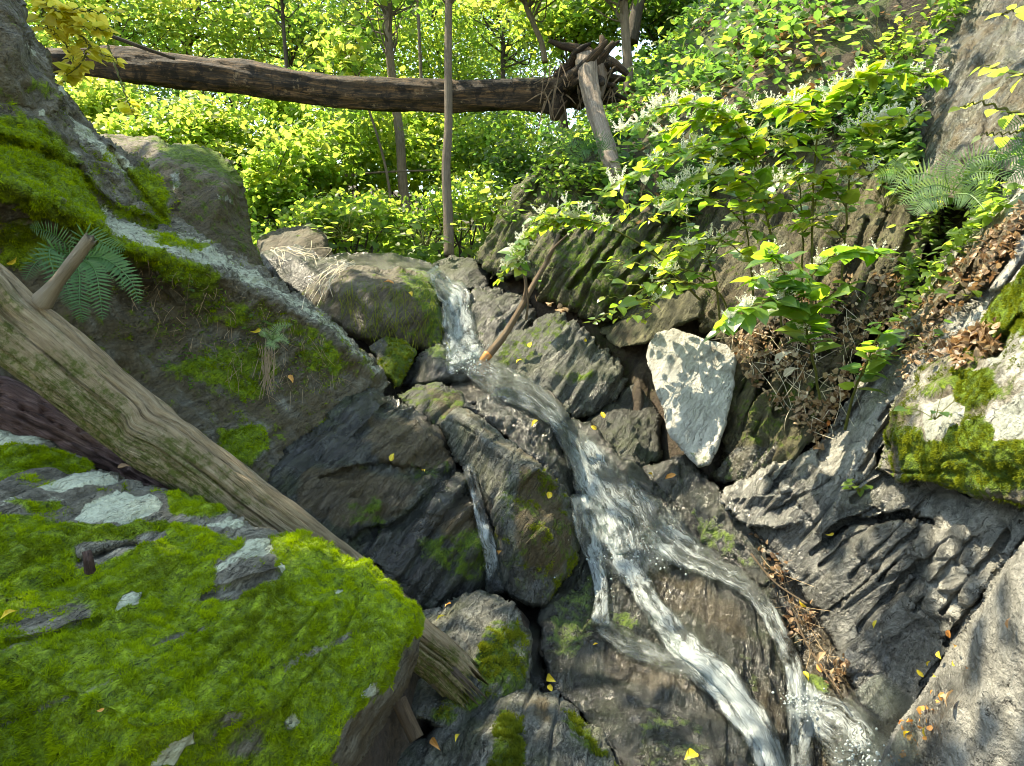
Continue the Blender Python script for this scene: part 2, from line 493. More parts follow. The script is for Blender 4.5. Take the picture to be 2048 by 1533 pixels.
def wood_material(name, dark, mid, light, moss=0.0, fscale=1.0, rough=0.8, blotch=0.0, mosscol=((.05, .08, .008), (.14, .18, .015))):
    k = NT(name)
    uv = k.n('ShaderNodeUVMap').outputs[0]
    pos = k.n('ShaderNodeNewGeometry').outputs['Position']
    sep = k.n('ShaderNodeSeparateXYZ'); k.l(uv, sep.inputs[0])
    ang = k.math('MULTIPLY', sep.outputs[1], 6.28318)
    vec = k.comb(k.math('MULTIPLY', sep.outputs[0], 1.9 * fscale), k.math('MULTIPLY', k.math('COSINE', ang), 5.0), k.math('MULTIPLY', k.math('SINE', ang), 5.0))
    g1 = k.noise(vec, 1.5, 7, 0.70, 0.35)
    g2 = k.noise(vec, 6.0, 5, 0.7, 0.4)
    mott = k.noise(pos, 9.0, 5, 0.65)
    f = k.math('ADD', k.math('MULTIPLY', g1, 0.55), k.math('MULTIPLY', g2, 0.30))
    f = k.math('ADD', f, k.math('MULTIPLY', mott, 0.25))
    col = k.ramp(f, [(0.36, dark), (0.54, mid), (0.70, light)])
    if blotch:
        bl = k.noise(pos, 5.0, 6, 0.7, 0.5)
        col = k.mix(k.math('MULTIPLY', k.step(bl, .50, .58), blotch), col, (.012, .010, .009))
        col = k.mix(k.math('MULTIPLY', k.step(k.noise(pos, 8.0, 5, 0.7), .60, .68), blotch * .7), col, (.34, .24, .15))
    crack = k.step(g2, 0.36, 0.28)
    col = k.mix(k.math('MULTIPLY', crack, 0.75), col, tuple(c * 0.4 for c in dark))
    bs = k.n('ShaderNodeBsdfPrincipled')
    if moss:
        am = k.attr('moss')
        mn = k.math('ADD', am, k.math('MULTIPLY', k.math('SUBTRACT', k.noise(pos, 17.0, 6, 0.72), 0.5), 1.4))
        mf = k.math('MULTIPLY', k.math('MULTIPLY', k.step(mn, 0.40, 0.72), k.math('ADD', .35, k.math('MULTIPLY', k.step(k.noise(pos, 55.0, 4, .7), .4, .6), .65))), moss)
        col = k.mix(mf, col, k.mix(k.noise(pos, 60.0, 3, 0.7), *mosscol))
    k.put(bs.inputs['Base Color'], col); bs.inputs['Roughness'].default_value = rough
    bs.inputs['Specular IOR Level'].default_value = 0.3
    b = k.bump(k.math('SUBTRACT', k.math('ADD', g1, k.math('MULTIPLY', g2, 0.7)), k.math('MULTIPLY', crack, .6)), 1.0, 0.04)
    b = k.bump(k.noise(pos, 90.0, 3, 0.6), 0.4, 0.006, b)
    k.l(b, bs.inputs['Normal']); k.l(bs.outputs[0], k.out.inputs[0])
    return k.m


M['log'] = wood_material('dead_wood', (.085, .056, .030), (.42, .315, .19), (.64, .53, .36), moss=.9)
M['pale_wood'] = wood_material('pale_wood', (.36, .28, .19), (.58, .48, .34), (.72, .62, .48), moss=0.0)
M['bark_red'] = wood_material('red_bark', (.035, .018, .018), (.15, .085, .075), (.34, .23, .20), fscale=2.2)
M['bark_burnt'] = wood_material('weathered_bark', (.010, .009, .008), (.05, .034, .022), (.30, .17, .085), moss=0.8, fscale=1.2, blotch=0.85, mosscol=((.05, .07, .02), (.16, .2, .06)))
M['bark_grey'] = wood_material('grey_bark', (.10, .075, .055), (.22, .17, .13), (.36, .29, .22), fscale=1.6)
M['bark_dark'] = wood_material('dark_bark', (.03, .024, .018), (.08, .062, .045), (.15, .12, .09), fscale=1.5)
M['root'] = wood_material('pale_root', (.09, .065, .05), (.30, .23, .18), (.52, .43, .35), fscale=1.0)
M['stick'] = wood_material('bare_stick', (.12, .08, .05), (.26, .18, .11), (.42, .31, .2), fscale=2.0)
M['stem'] = wood_material('green_stem', (.12, .14, .02), (.22, .24, .04), (.34, .30, .07), fscale=1.0, rough=0.5)


def ground_material():
    k = NT('forest_soil')
    pos = k.n('ShaderNodeNewGeometry').outputs['Position']
    a = k.noise(pos, 3.0, 6, 0.65); b = k.noise(pos, 30.0, 5, 0.7); c = k.noise(pos, 1.1, 5, 0.6)
    col = k.ramp(k.math('ADD', k.math('MULTIPLY', a, .5), k.math('MULTIPLY', b, .5)), [(.3, (.02, .015, .010)), (.5, (.06, .043, .028)), (.72, (.14, .10, .065))])
    col = k.mix(k.math('MULTIPLY', k.step(k.math('ADD', k.math('MULTIPLY', c, .7), k.math('MULTIPLY', b, .3)), .5, .6), .7), col, (.045, .075, .014))
    bs = k.n('ShaderNodeBsdfPrincipled'); k.put(bs.inputs['Base Color'], col); bs.inputs['Roughness'].default_value = .9
    k.l(k.bump(k.math('ADD', a, b), .9, .06), bs.inputs['Normal']); k.l(bs.outputs[0], k.out.inputs[0])
    return k.m


M['ground'] = ground_material()


def water_material():
    k = NT('stream_water')
    uv = k.n('ShaderNodeUVMap').outputs[0]
    pos = k.n('ShaderNodeNewGeometry').outputs['Position']
    sep = k.n('ShaderNodeSeparateXYZ'); k.l(uv, sep.inputs[0])
    U, V = sep.outputs[0], sep.outputs[1]
    foam = k.attr('foam')
    # thin threads of white water, drawn out along the flow
    warp = k.math('MULTIPLY', k.math('SUBTRACT', k.noise(k.comb(k.math('MULTIPLY', U, 9.0), k.math('MULTIPLY', V, 6.0), 0.0), 1.0, 3, 0.6), 0.5), 0.10)
    Uw = k.math('ADD', U, warp)
    def thread(su, sv, z, wid):
        n = k.noise(k.comb(k.math('MULTIPLY', Uw, su), k.math('MULTIPLY', V, sv), z), 1.0, 4, 0.62, 0.5)
        return k.step(k.math('ABSOLUTE', k.math('SUBTRACT', n, 0.5)), wid, 0.0)
    t1 = thread(52.0, 3.0, 1.0, 0.075); t2 = thread(120.0, 6.0, 5.0, 0.09)
    th = k.math('MAXIMUM', t1, k.math('MULTIPLY', t2, 0.75))
    patch = k.noise(k.comb(k.math('MULTIPLY', Uw, 13.0), k.math('MULTIPLY', V, 4.2), 9.0), 1.0, 5, 0.65, 0.8)
    drops = k.noise(pos, 130.0, 2, 0.5)
    veil = k.step(k.math('ADD', patch, k.math('MULTIPLY', k.math('SUBTRACT', foam, 0.60), 0.75)), 0.48, 0.80)
    fac = k.math('ADD', k.math('MULTIPLY', th, k.math('MULTIPLY', k.step(foam, 0.05, 0.75), k.math('ADD', 0.14, k.math('MULTIPLY', k.step(patch, .38, .62), .52)))), k.math('MULTIPLY', veil, k.math('ADD', 0.16, k.math('MULTIPLY', foam, 0.40))))
    fac = k.math('ADD', fac, k.math('MULTIPLY', k.step(drops, 0.62, 0.72), k.math('MULTIPLY', k.step(foam, 0.35, 0.9), 0.35)))
    fac = k.math('MULTIPLY', fac, k.step(foam, 0.02, 0.35))
    fac = k.math('MINIMUM', fac, 0.94)
    wh = k.n('ShaderNodeBsdfPrincipled'); wh.inputs['Base Color'].default_value = (.52, .58, .58, 1)
    wh.inputs['Roughness'].default_value = .22
    tl = k.n('ShaderNodeBsdfTranslucent'); tl.inputs[0].default_value = (.62, .70, .71, 1)
    wm = k.n('ShaderNodeMixShader'); wm.inputs[0].default_value = .3
    k.l(wh.outputs[0], wm.inputs[1]); k.l(tl.outputs[0], wm.inputs[2])
    tr = k.n('ShaderNodeBsdfTransparent'); tr.inputs[0].default_value = (.82, .90, .88, 1)
    gl = k.n('ShaderNodeBsdfGlossy'); gl.inputs['Roughness'].default_value = .06
    fr = k.n('ShaderNodeFresnel'); fr.inputs[0].default_value = 1.33
    b = k.bump(k.math('ADD', k.math('ADD', k.math('MULTIPLY', th, .4), patch), k.math('MULTIPLY', drops, .3)), .7, .02)
    for nd in (wh, gl, fr): k.l(b, nd.inputs['Normal'])
    cl = k.n('ShaderNodeMixShader')
    k.l(k.math('MULTIPLY', fr.outputs[0], 1.3, True), cl.inputs[0]); k.l(tr.outputs[0], cl.inputs[1]); k.l(gl.outputs[0], cl.inputs[2])
    ed = k.n('ShaderNodeMixShader'); clear = k.n('ShaderNodeBsdfTransparent')
    k.l(k.step(foam, 0.0, 0.12), ed.inputs[0]); k.l(clear.outputs[0], ed.inputs[1]); k.l(cl.outputs[0], ed.inputs[2])
    mx = k.n('ShaderNodeMixShader')
    k.l(fac, mx.inputs[0]); k.l(ed.outputs[0], mx.inputs[1]); k.l(wm.outputs[0], mx.inputs[2])
    k.l(mx.outputs[0], k.out.inputs[0])
    return k.m


M['water'] = water_material()
# ------------------------------------------------------------------ depth lookup over the rocks already built
ZS = 4; ZX0, ZY0 = -240, -200; ZW, ZH = 640, 500
ZB = np.full((ZH, ZW), 1e9)


def zadd(w):
    x, y, d = project(w)
    i = np.round((x - ZX0) / ZS).astype(int); j = np.round((y - ZY0) / ZS).astype(int)
    ok = (d > .2) & (i > 0) & (j > 0) & (i < ZW - 1) & (j < ZH - 1)
    i, j, d = i[ok], j[ok], d[ok]
    for di in (0, 1):
        for dj in (0, 1):
            np.minimum.at(ZB, (j + dj, i + di), d)


def zat(x, y, r=0):
    """smallest depth of the rocks around a pixel"""
    x = np.atleast_1d(np.asarray(x, float)); y = np.atleast_1d(np.asarray(y, float))
    i = np.clip(np.round((x - ZX0) / ZS).astype(int), r, ZW - 1 - r); j = np.clip(np.round((y - ZY0) / ZS).astype(int), r, ZH - 1 - r)
    d = np.full(len(x), 1e9)
    for a in range(-r, r + 1):
        for b in range(-r, r + 1):
            d = np.minimum(d, ZB[j + a, i + b])
    return d


def zpt(x, y, off=0.0, r=1):
    d = zat(x, y, r)
    d = np.where(d > 1e8, 6.0, d)
    return P(np.atleast_1d(x), np.atleast_1d(y), d - off)


def znorm(x, y, h=8):
    x = np.atleast_1d(np.asarray(x, float)); y = np.atleast_1d(np.asarray(y, float))
    a = zpt(x + h, y, 0, 1) - zpt(x - h, y, 0, 1); b = zpt(x, y - h, 0, 1) - zpt(x, y + h, 0, 1)
    n = unit(np.cross(a, b))
    ray = unit(P(x, y, np.ones(len(x))) - CAM)
    flip = (n * ray).sum(1) > 0
    n[flip] *= -1
    bad = (n * ray).sum(1) > -0.12
    n[bad] = unit(n[bad] - ray[bad] * 0.6)
    return n


def poly_sd(px, py, poly):
    """signed distance in pixels, positive inside"""
    poly = np.asarray(poly, float)
    d = np.full(len(px), 1e9); inside = np.zeros(len(px), bool)
    for k in range(len(poly)):
        ax, ay = poly[k, 0], poly[k, 1]; bx, by = poly[(k + 1) % len(poly), 0], poly[(k + 1) % len(poly), 1]
        ex, ey = bx - ax, by - ay
        t = np.clip(((px - ax) * ex + (py - ay) * ey) / (ex * ex + ey * ey + 1e-9), 0, 1)
        d = np.minimum(d, np.hypot(px - ax - t * ex, py - ay - t * ey))
        c = ((ay > py) != (by > py)) & (px < (bx - ax) * (py - ay) / (by - ay + 1e-12) + ax)
        inside ^= c
    return np.where(inside, d, -d)


def line_d(px, py, pts):
    d = np.full(len(px), 1e9)
    for (ax, ay), (bx, by) in zip(pts[:-1], pts[1:]):
        ex, ey = bx - ax, by - ay
        t = np.clip(((px - ax) * ex + (py - ay) * ey) / (ex * ex + ey * ey + 1e-9), 0, 1)
        d = np.minimum(d, np.hypot(px - ax - t * ex, py - ay - t * ey))
    return d


def jitter_outline(o, rg, amp, lvl=3):
    o = [np.array(p, float) for p in o]
    for _ in range(lvl):
        q = []
        for k in range(len(o)):
            a, b = o[k], o[(k + 1) % len(o)]
            q.append(a)
            L = math.hypot(b[0] - a[0], b[1] - a[1])
            m = (a + b) / 2
            if L > 14:
                n = np.array([-(b[1] - a[1]), b[0] - a[0]]) / L
                m[:2] += n * rg.normal() * amp * L
                q.append(m)
        o = q
    return np.array(o)


ROCKS = {}
NROCK = [0]


def rock(name, label, cat, outline, inner=(), ridges=(), mat='schist', step=4, thick=0.6, rim=(18, 0.10), blur=2,
         amp=0.018, nscale=2.2, ledge=0.012, lfreq=7.0, fine=0.004, jit=0.05, masks=(), base=None, key=None, group=None, cuts=(), hide=False):
    """A solid stone: its face is a sheet over an outline with its own distances, bent back at the rim and closed behind."""
    NROCK[0] += 1
    rg = np.random.default_rng(100 + NROCK[0])
    o = jitter_outline(outline, rg, jit)
    pts = np.vstack([o, np.array(inner, float).reshape(-1, 3)])
    no = len(o)
    edges = [(k, (k + 1) % no) for k in range(no)]
    for line in ridges:                                   # lines through inner points that stay sharp
        edges += [(no + a, no + b) for a, b in zip(line[:-1], line[1:])]
    res = delaunay_2d_cdt([Vector((p[0], p[1])) for p in pts], edges, [], 0, 1e-4)
    v2 = np.array([(v.x, v.y) for v in res[0]])
    inv = np.array([1.0 / pts[src[0], 2] if len(src) else 1.0 / pts[np.argmin(np.hypot(*(pts[:, :2] - v2[k]).T)), 2] for k, src in enumerate(res[3])])
    x0, y0 = o[:, 0].min(), o[:, 1].min(); x1, y1 = o[:, 0].max(), o[:, 1].max()
    nx = int((x1 - x0) / step) + 2; ny = int((y1 - y0) / step) + 2
    GX, GY = np.meshgrid(x0 + np.arange(nx) * step, y0 + np.arange(ny) * step)
    sd = poly_sd(GX.ravel(), GY.ravel(), o[:, :2]).reshape(ny, nx)
    D = np.full((ny, nx), np.nan)
    for f in res[2]:
        a, b, c = v2[f[0]], v2[f[1]], v2[f[2]]
        i0 = max(0, int((min(a[0], b[0], c[0]) - x0) / step)); i1 = min(nx, int((max(a[0], b[0], c[0]) - x0) / step) + 2)
        j0 = max(0, int((min(a[1], b[1], c[1]) - y0) / step)); j1 = min(ny, int((max(a[1], b[1], c[1]) - y0) / step) + 2)
        X = GX[j0:j1, i0:i1]; Y = GY[j0:j1, i0:i1]
        det = (b[1] - c[1]) * (a[0] - c[0]) + (c[0] - b[0]) * (a[1] - c[1])
        if abs(det) < 1e-9: continue
        l1 = ((b[1] - c[1]) * (X - c[0]) + (c[0] - b[0]) * (Y - c[1])) / det
        l2 = ((c[1] - a[1]) * (X - c[0]) + (a[0] - c[0]) * (Y - c[1])) / det
        l3 = 1 - l1 - l2
        ok = (l1 >= -1e-6) & (l2 >= -1e-6) & (l3 >= -1e-6)
        val = l1 * inv[f[0]] + l2 * inv[f[1]] + l3 * inv[f[2]]
        sub = D[j0:j1, i0:i1]; sub[ok] = val[ok]
    inside = sd > -0.01
    for _ in range(12):
        bad = np.isnan(D) & inside
        if not bad.any(): break
        Q = np.pad(D, 1, constant_values=np.nan)
        st = np.stack([Q[:-2, 1:-1], Q[2:, 1:-1], Q[1:-1, :-2], Q[1:-1, 2:]])
        with np.errstate(all='ignore'):
            mval = np.nanmean(st, 0)
        D = np.where(bad, mval, D)
    D = np.where(np.isnan(D), np.nanmean(D), D)
    W = inside.astype(float)
    for _ in range(blur):
        A = np.pad(D * W, 1); B = np.pad(W, 1)
        s = sum(A[1 + a:A.shape[0] - 1 + a, 1 + b:A.shape[1] - 1 + b] for a in (-1, 0, 1) for b in (-1, 0, 1))
        w = sum(B[1 + a:B.shape[0] - 1 + a, 1 + b:B.shape[1] - 1 + b] for a in (-1, 0, 1) for b in (-1, 0, 1))
        D = np.where(W > 0, s / np.maximum(w, 1e-9), D)
    depth = 1.0 / D
    if rim[0] > 0:
        t = np.clip(sd / rim[0], 0, 1)
        depth = depth + rim[1] * (1 - np.sqrt(np.clip(1 - (1 - t) ** 2, 0, 1)))
    for pl, wpx, dep in cuts:                              # cracks and undercuts
        dl = line_d(GX.ravel(), GY.ravel(), pl).reshape(ny, nx)
        wob = 1 + .6 * pn(np.stack([GX.ravel() * .03, GY.ravel() * .03, np.full(GX.size, 4.4)], 1)).reshape(ny, nx)
        depth = depth + dep * np.clip(1 - dl / (wpx * wob), 0, 1) ** 0.7
    q = inside[:-1, :-1] & inside[1:, :-1] & inside[:-1, 1:] & inside[1:, 1:]
    use = np.zeros((ny, nx), bool)
    use[:-1, :-1] |= q; use[1:, :-1] |= q; use[:-1, 1:] |= q; use[1:, 1:] |= q
    cnt = np.zeros((ny, nx), int)
    for a, b in ((0, 0), (1, 0), (0, 1), (1, 1)): cnt[a:ny - 1 + a, b:nx - 1 + b] += q
    idx = -np.ones((ny, nx), int); idx[use] = np.arange(use.sum())
    gx = GX[use].copy(); gy = GY[use].copy(); gd = depth[use]
    bnd = (cnt[use] < 4)
    # boundary vertices go onto the outline
    bi = np.where(bnd)[0]
    best = np.full(len(bi), 1e9); bx = gx[bi].copy(); by = gy[bi].copy()
    for k in range(len(o)):
        a, b = o[k], o[(k + 1) % len(o)]
        e = b[:2] - a[:2]
        t = np.clip(((gx[bi] - a[0]) * e[0] + (gy[bi] - a[1]) * e[1]) / (e @ e + 1e-9), 0, 1)
        cx = a[0] + t * e[0]; cy = a[1] + t * e[1]
        dd = np.hypot(cx - gx[bi], cy - gy[bi]); m = dd < best
        best[m] = dd[m]; bx[m] = cx[m]; by[m] = cy[m]
    mv = best < step * 1.3
    gx[bi[mv]] = bx[mv]; gy[bi[mv]] = by[mv]
    J, I = np.where(q)
    quads = np.stack([idx[J, I], idx[J + 1, I], idx[J + 1, I + 1], idx[J, I + 1]], 1)
    V = P(gx, gy, gd)
    nf = len(V)
    # closed back
    e = np.vstack([quads[:, [0, 1]], quads[:, [1, 2]], quads[:, [2, 3]], quads[:, [3, 0]]])
    keyf = e[:, 0].astype(np.int64) * nf + e[:, 1]; keyr = e[:, 1].astype(np.int64) * nf + e[:, 0]
    be = e[~np.isin(keyf, keyr)]
    bv = np.unique(be); loc = -np.ones(nf, int); loc[bv] = np.arange(len(bv)); nb = len(bv)
    ray = unit(V[bv] - CAM)
    ctr = V[bv].mean(0); mray = unit(ctr - CAM)
    C = ctr + mray * thick
    r1 = V[bv] + ray * thick * 0.4; r1 += (C - r1) * .03
    r2 = V[bv] + ray * thick * 0.85; r2 += (C + mray * thick * .3 - r2) * .25
    allv = np.vstack([V, r1, r2, (C + mray * thick * .3)[None]])
    A = loc[be[:, 0]]; B = loc[be[:, 1]]
    q1 = np.stack([be[:, 1], be[:, 0], nf + A, nf + B], 1)
    q2 = np.stack([nf + B, nf + A, nf + nb + A, nf + nb + B], 1)
    t3 = np.stack([nf + nb + B, nf + nb + A, np.full(len(A), nf + 2 * nb)], 1)
    Q = np.vstack([quads, q1, q2])
    # masks
    mk = {n: np.full(nf, (base or {}).get(n, 0.0)) for n in ('moss', 'lichen', 'wet', 'earth')}
    for nm, poly, soft, val in masks:
        w = sstep(-soft, soft, poly_sd(gx, gy, poly))
        mk[nm] = mk[nm] * (1 - w) + val * w
    # relief
    me0 = mesh_data('tmp', allv, Q, t3)
    nrm = np.empty(len(allv) * 3, np.float32); me0.vertices.foreach_get('normal', nrm); nrm = nrm.reshape(-1, 3).astype(float)
    bpy.data.meshes.remove(me0)
    s = allv @ BN; u = allv @ BU; v = allv @ BV
    sd_ = NROCK[0] * 3.7
    h = amp * fbm(allv * nscale + sd_, 4, 0.5) * 1.6
    if ledge:
        sw = s * lfreq + 0.5 * fbm(np.stack([u, v, s], 1) * 1.7 + sd_, 3)
        saw = (sw - np.floor(sw)); on = sstep(-.25, .25, pn(np.stack([u * 1.1, v * 1.1, s * 3], 1) + sd_))
        h += ledge * on * (np.where(saw < .85, saw / .85, (1 - saw) / .15) - .5)
        h += ledge * 0.7 * fbm(np.stack([u * 1.2, v * 1.4, s * 22], 1) + sd_, 3, .55)
    mo = np.concatenate([mk['moss'], np.zeros(2 * nb + 1)])
    h += fine * fbm(allv * 22 + sd_, 4, .55) * 1.1
    if ledge:                                             # open joints, along the layers and across them
        c1 = np.abs(pn(np.stack([u * 1.3, v * 1.3, s * 7], 1) + sd_ + 5)); c2 = np.abs(pn(np.stack([u * 3.2, v * 2.4, s * 1.6], 1) + sd_ + 9))
        h -= min(.022, ledge * .9) * np.clip(1 - c1 / .045, 0, 1) + min(.014, ledge * .6) * np.clip(1 - c2 / .03, 0, 1)
        h += ledge * .25 * fbm(np.stack([u * 3, v * 3, s * 60], 1) + sd_, 2, .6)
    h += sstep(.3, .8, mo) * (0.014 * (fbm(allv * 11 + sd_, 3, .6) + .4) + .010 * fbm(allv * 30 + sd_, 3, .6))
    allv = allv + nrm * h[:, None]
    full = {k: np.concatenate([x, x[bv], x[bv], [x.mean()]]) for k, x in mk.items()}
    org = np.array([ctr[0], ctr[1], allv[:, 2].min()])
    me = mesh_data(name, allv, Q, t3, True, full)
    ob = link(name, me, M[mat], None, org)
    tag(ob, label, cat, group, 'thing')
    zadd(allv[:nf])
    rec = dict(ob=ob, v=allv[:nf], n=nrm[:nf], quads=quads, px=gx, py=gy, mk=mk)
    ROCKS[key or name] = rec
    return rec


def moss_on(rec, count, size, thresh=0.5, mat='moss', seed=0, label=None, lay=0.55):
    """short shoots of moss standing on the mossy part of a stone"""
    q = rec['quads']; v = rec['v']; m = rec['mk']['moss'][q].mean(1)
    mid = v[q].mean(1)
    val = m + fbm(mid * 9 + seed, 4, .6) * .55
    area = np.linalg.norm(np.cross(v[q[:, 1]] - v[q[:, 0]], v[q[:, 3]] - v[q[:, 0]]), axis=1)
    pr = area * sstep(thresh - .12, thresh + .15, val) * (m > 0.12)
    if pr.sum() <= 0: return
    sel = RNG.choice(len(q), count, p=pr / pr.sum())
    a = RNG.random((count, 1)); b = RNG.random((count, 1))
    c = v[q[sel]]
    p = (c[:, 0] * (1 - a) + c[:, 1] * a) * (1 - b) + (c[:, 3] * (1 - a) + c[:, 2] * a) * b
    n = rec['n'][q[sel, 0]]
    tone = .75 * fbm(p * 2.4 + seed, 2, .6) + .8 * fbm(p * 7 + seed, 3, .6); cl = fbm(p * 30 + seed, 3, .6)
    ax = unit(n * (0.55 + cl[:, None]) + rand_dirs(count) * lay + np.array([0, 0, -.15]))
    mb = MB()
    sz = size * (0.6 + RNG.random(count) * .8) * (1 + cl * 1.3)
    leaves(mb, p - n * size * .25, ax, rand_dirs(count) + n * .3, np.maximum(sz, size * .3), T_BLADE, np.clip(.48 + tone * .9 + cl * .5 + RNG.normal(size=count) * .13, 0, 1), 1.0)
    o = mb.build('moss', M[mat], rec['ob'])
    o['kind'] = 'stuff'
    return o
# ------------------------------------------------------------------ the ground: one sheet, a ravine with the stream bed climbing away
def stream_x(y): return np.interp(y, [-5, 0, 2.2, 4, 5.5, 8, 12, 100], [1.2, 1.1, .75, .3, -.4, -.7, -.8, 0])
def stream_z(y): return np.interp(y, [-20, 0, 2.2, 4, 5.3, 6.1, 8, 12, 20, 40, 120], [-1.4, -.7, -.1, .7, .9, 1.65, 2.1, 2.75, 4.2, 7.5, 20])


def ground_z(x, y):
    dx = x - stream_x(y)
    sr = np.interp(y, [-5, 2, 4, 6, 9, 40], [.5, .55, .66, .85, 1.05, .8])
    sl = np.interp(y, [-5, 0, 3, 4.5, 7, 40], [.5, .45, .5, .40, .16, .25])
    r = np.where(dx > 0, sr * np.maximum(dx - .15, 0), sl * np.maximum(-dx - .25, 0))
    return stream_z(y) + r * np.where(dx > 0, 1 / (1 + np.maximum(dx - 8, 0) * .06), 1 / (1 + np.maximum(-dx - 6, 0) * .05))



def gpt(x, y):
    z = ground_z(np.asarray(x, float), np.asarray(y, float))
    return np.stack([np.asarray(x, float), np.asarray(y, float), z], -1)


# ------------------------------------------------------------------ stones, from the camera outwards
R1 = rock('mossy_boulder', 'big flat boulder in front of the leaning log under bright green moss and lichen', 'boulder',
     [(-380, 1010, 1.5), (0, 957, 1.84), (60, 940, 1.92), (200, 936, 2.0), (300, 962, 2.02), (380, 1000, 2.0), (460, 1020, 2.0), (530, 1050, 2.0), (600, 1060, 2.02), (640, 1075, 2.0), (700, 1115, 1.98), (760, 1150, 1.95), (805, 1195, 1.92), (838, 1232, 1.9), (834, 1300, 1.85), (820, 1345, 1.85), (797, 1400, 1.82), (770, 1440, 1.8), (740, 1485, 1.75), (700, 1533, 1.72), (660, 1640, 1.62), (-380, 1640, .88)],
     [(0, 1310, 1.33), (300, 1200, 1.6), (600, 1200, 1.76), (785, 1290, 1.72), (735, 1400, 1.58), (630, 1533, 1.42), (300, 1450, 1.25), (580, 1400, 1.5), (0, 1100, 1.6), (300, 1060, 1.84), (440, 1135, 1.76), (520, 1150, 1.75),
      (0, 1200, 1.50), (150, 1165, 1.63), (280, 1110, 1.77), (0, 1215, 1.44), (150, 1180, 1.57), (285, 1122, 1.71)],
     ridges=[(3, 4, 5), (12, 13, 14), (15, 16, 17)], mat='boulder', step=3, thick=.7, rim=(22, .07), blur=2, amp=.016, nscale=3.0, ledge=.012, lfreq=5, jit=.03,
     base={'moss': .82}, key='R1',
     cuts=[([(155, 1125), (205, 1110), (275, 1090)], 13, .06), ([(0, 1290), (100, 1275), (200, 1240)], 12, .03), ([(420, 1190), (560, 1150)], 14, .03), ([(0, 1220), (90, 1190), (140, 1160)], 12, .035)],
     masks=[('moss', [(-400, 940), (60, 920), (210, 925), (330, 960), (470, 1010), (560, 1045), (600, 1050), (540, 1075), (470, 1080), (400, 1050), (330, 1045), (250, 1055), (160, 1055), (60, 1030), (-400, 1040)], 12, .22),
            ('moss', [(330, 985), (400, 990), (465, 1018), (400, 1035), (345, 1030)], 10, .85), ('moss', [(10, 1005), (120, 1000), (140, 1015), (60, 1022)], 8, .7),
            ('moss', [(150, 1100), (280, 1075), (330, 1060), (335, 1075), (230, 1120), (190, 1140), (145, 1145)], 8, .12),
            ('moss', [(430, 1115), (500, 1110), (555, 1090), (560, 1150), (490, 1175), (430, 1170)], 12, .28),
            ('moss', [(0, 1245), (70, 1210), (150, 1190), (200, 1200), (180, 1240), (90, 1275), (0, 1310)], 16, .38),
            ('moss', [(380, 1195), (430, 1178), (560, 1150), (555, 1165), (440, 1200)], 9, .3), ('moss', [(0, 1440), (120, 1390), (260, 1340), (250, 1352), (120, 1410), (0, 1460)], 12, .42), ('moss', [(560, 1330), (700, 1260), (790, 1235), (700, 1280), (570, 1345)], 10, .42), ('moss', [(280, 1290), (420, 1240), (430, 1250), (290, 1302)], 9, .36),
            ('moss', [(825, 1275), (850, 1270), (850, 1340), (770, 1480), (690, 1640), (560, 1640), (660, 1533), (705, 1440), (780, 1375)], 14, .0),
            ('earth', [(825, 1275), (850, 1270), (850, 1340), (770, 1480), (690, 1640), (560, 1640), (660, 1533), (705, 1440), (780, 1375)], 20, .55),
            ('moss', [(400, 1440), (480, 1420), (560, 1450), (540, 1510), (430, 1533)], 25, .48),
            ('lichen', [(148, 1035), (172, 1005), (235, 975), (300, 988), (326, 1008), (300, 1035), (250, 1048), (180, 1052)], 6, 1.0), ('moss', [(148, 1035), (172, 1005), (235, 975), (300, 988), (326, 1008), (300, 1035), (250, 1048), (180, 1052)], 6, .0),
            ('lichen', [(70, 970), (110, 950), (200, 940), (245, 955), (170, 972), (100, 985)], 6, .85),
            ('lichen', [(-80, 990), (40, 985), (140, 990), (150, 1000), (0, 1030), (-80, 1040)], 14, .45),
            ('lichen', [(425, 1135), (470, 1110), (495, 1075), (540, 1065), (548, 1090), (530, 1108), (480, 1115), (440, 1138)], 5, 1.0), ('moss', [(425, 1135), (470, 1110), (495, 1075), (540, 1065), (548, 1090), (530, 1108), (480, 1115), (440, 1138)], 5, .0),
            ('lichen', [(400, 1045), (460, 1030), (500, 1045), (470, 1055)], 6, .7),
            ] + [(nm, pl, 3, vv) for pl in ([(229, 1222), (245, 1190), (283, 1178), (278, 1205), (248, 1215)], [(290, 1540), (345, 1490), (392, 1465), (394, 1495), (350, 1540)], [(568, 1445), (580, 1428), (606, 1438), (588, 1463), (572, 1460)], [(666, 1180), (690, 1176), (684, 1187), (670, 1188)], [(722, 1384), (735, 1370), (755, 1364), (756, 1392), (738, 1402)], [(558, 1130), (566, 1118), (572, 1138), (564, 1148)]) for nm, vv in (('lichen', 1.0), ('moss', .0))])
moss_on(R1, 430000, .0072, .47, 'moss', 1, lay=.9)

R1b = rock('lichen_rock', 'small lichen topped rock with a moss cushion under the red barked log', 'rock',
     [(-80, 845, 2.2), (0, 853, 2.25), (60, 862, 2.3), (110, 872, 2.32), (152, 897, 2.32), (186, 926, 2.3), (192, 955, 2.2), (100, 985, 2.1), (-80, 1010, 1.95)],
     [(40, 900, 2.15)], mat='boulder', step=4, rim=(16, .06), key='R1b', thick=.4,
     masks=[('moss', [(-80, 895), (60, 890), (120, 900), (200, 935), (150, 960), (60, 950), (0, 975), (-80, 985)], 10, .9), ('lichen', [(-80, 850), (70, 865), (110, 880), (60, 892), (-80, 892)], 8, .85)])
moss_on(R1b, 26000, .008, .5, 'moss', 2)

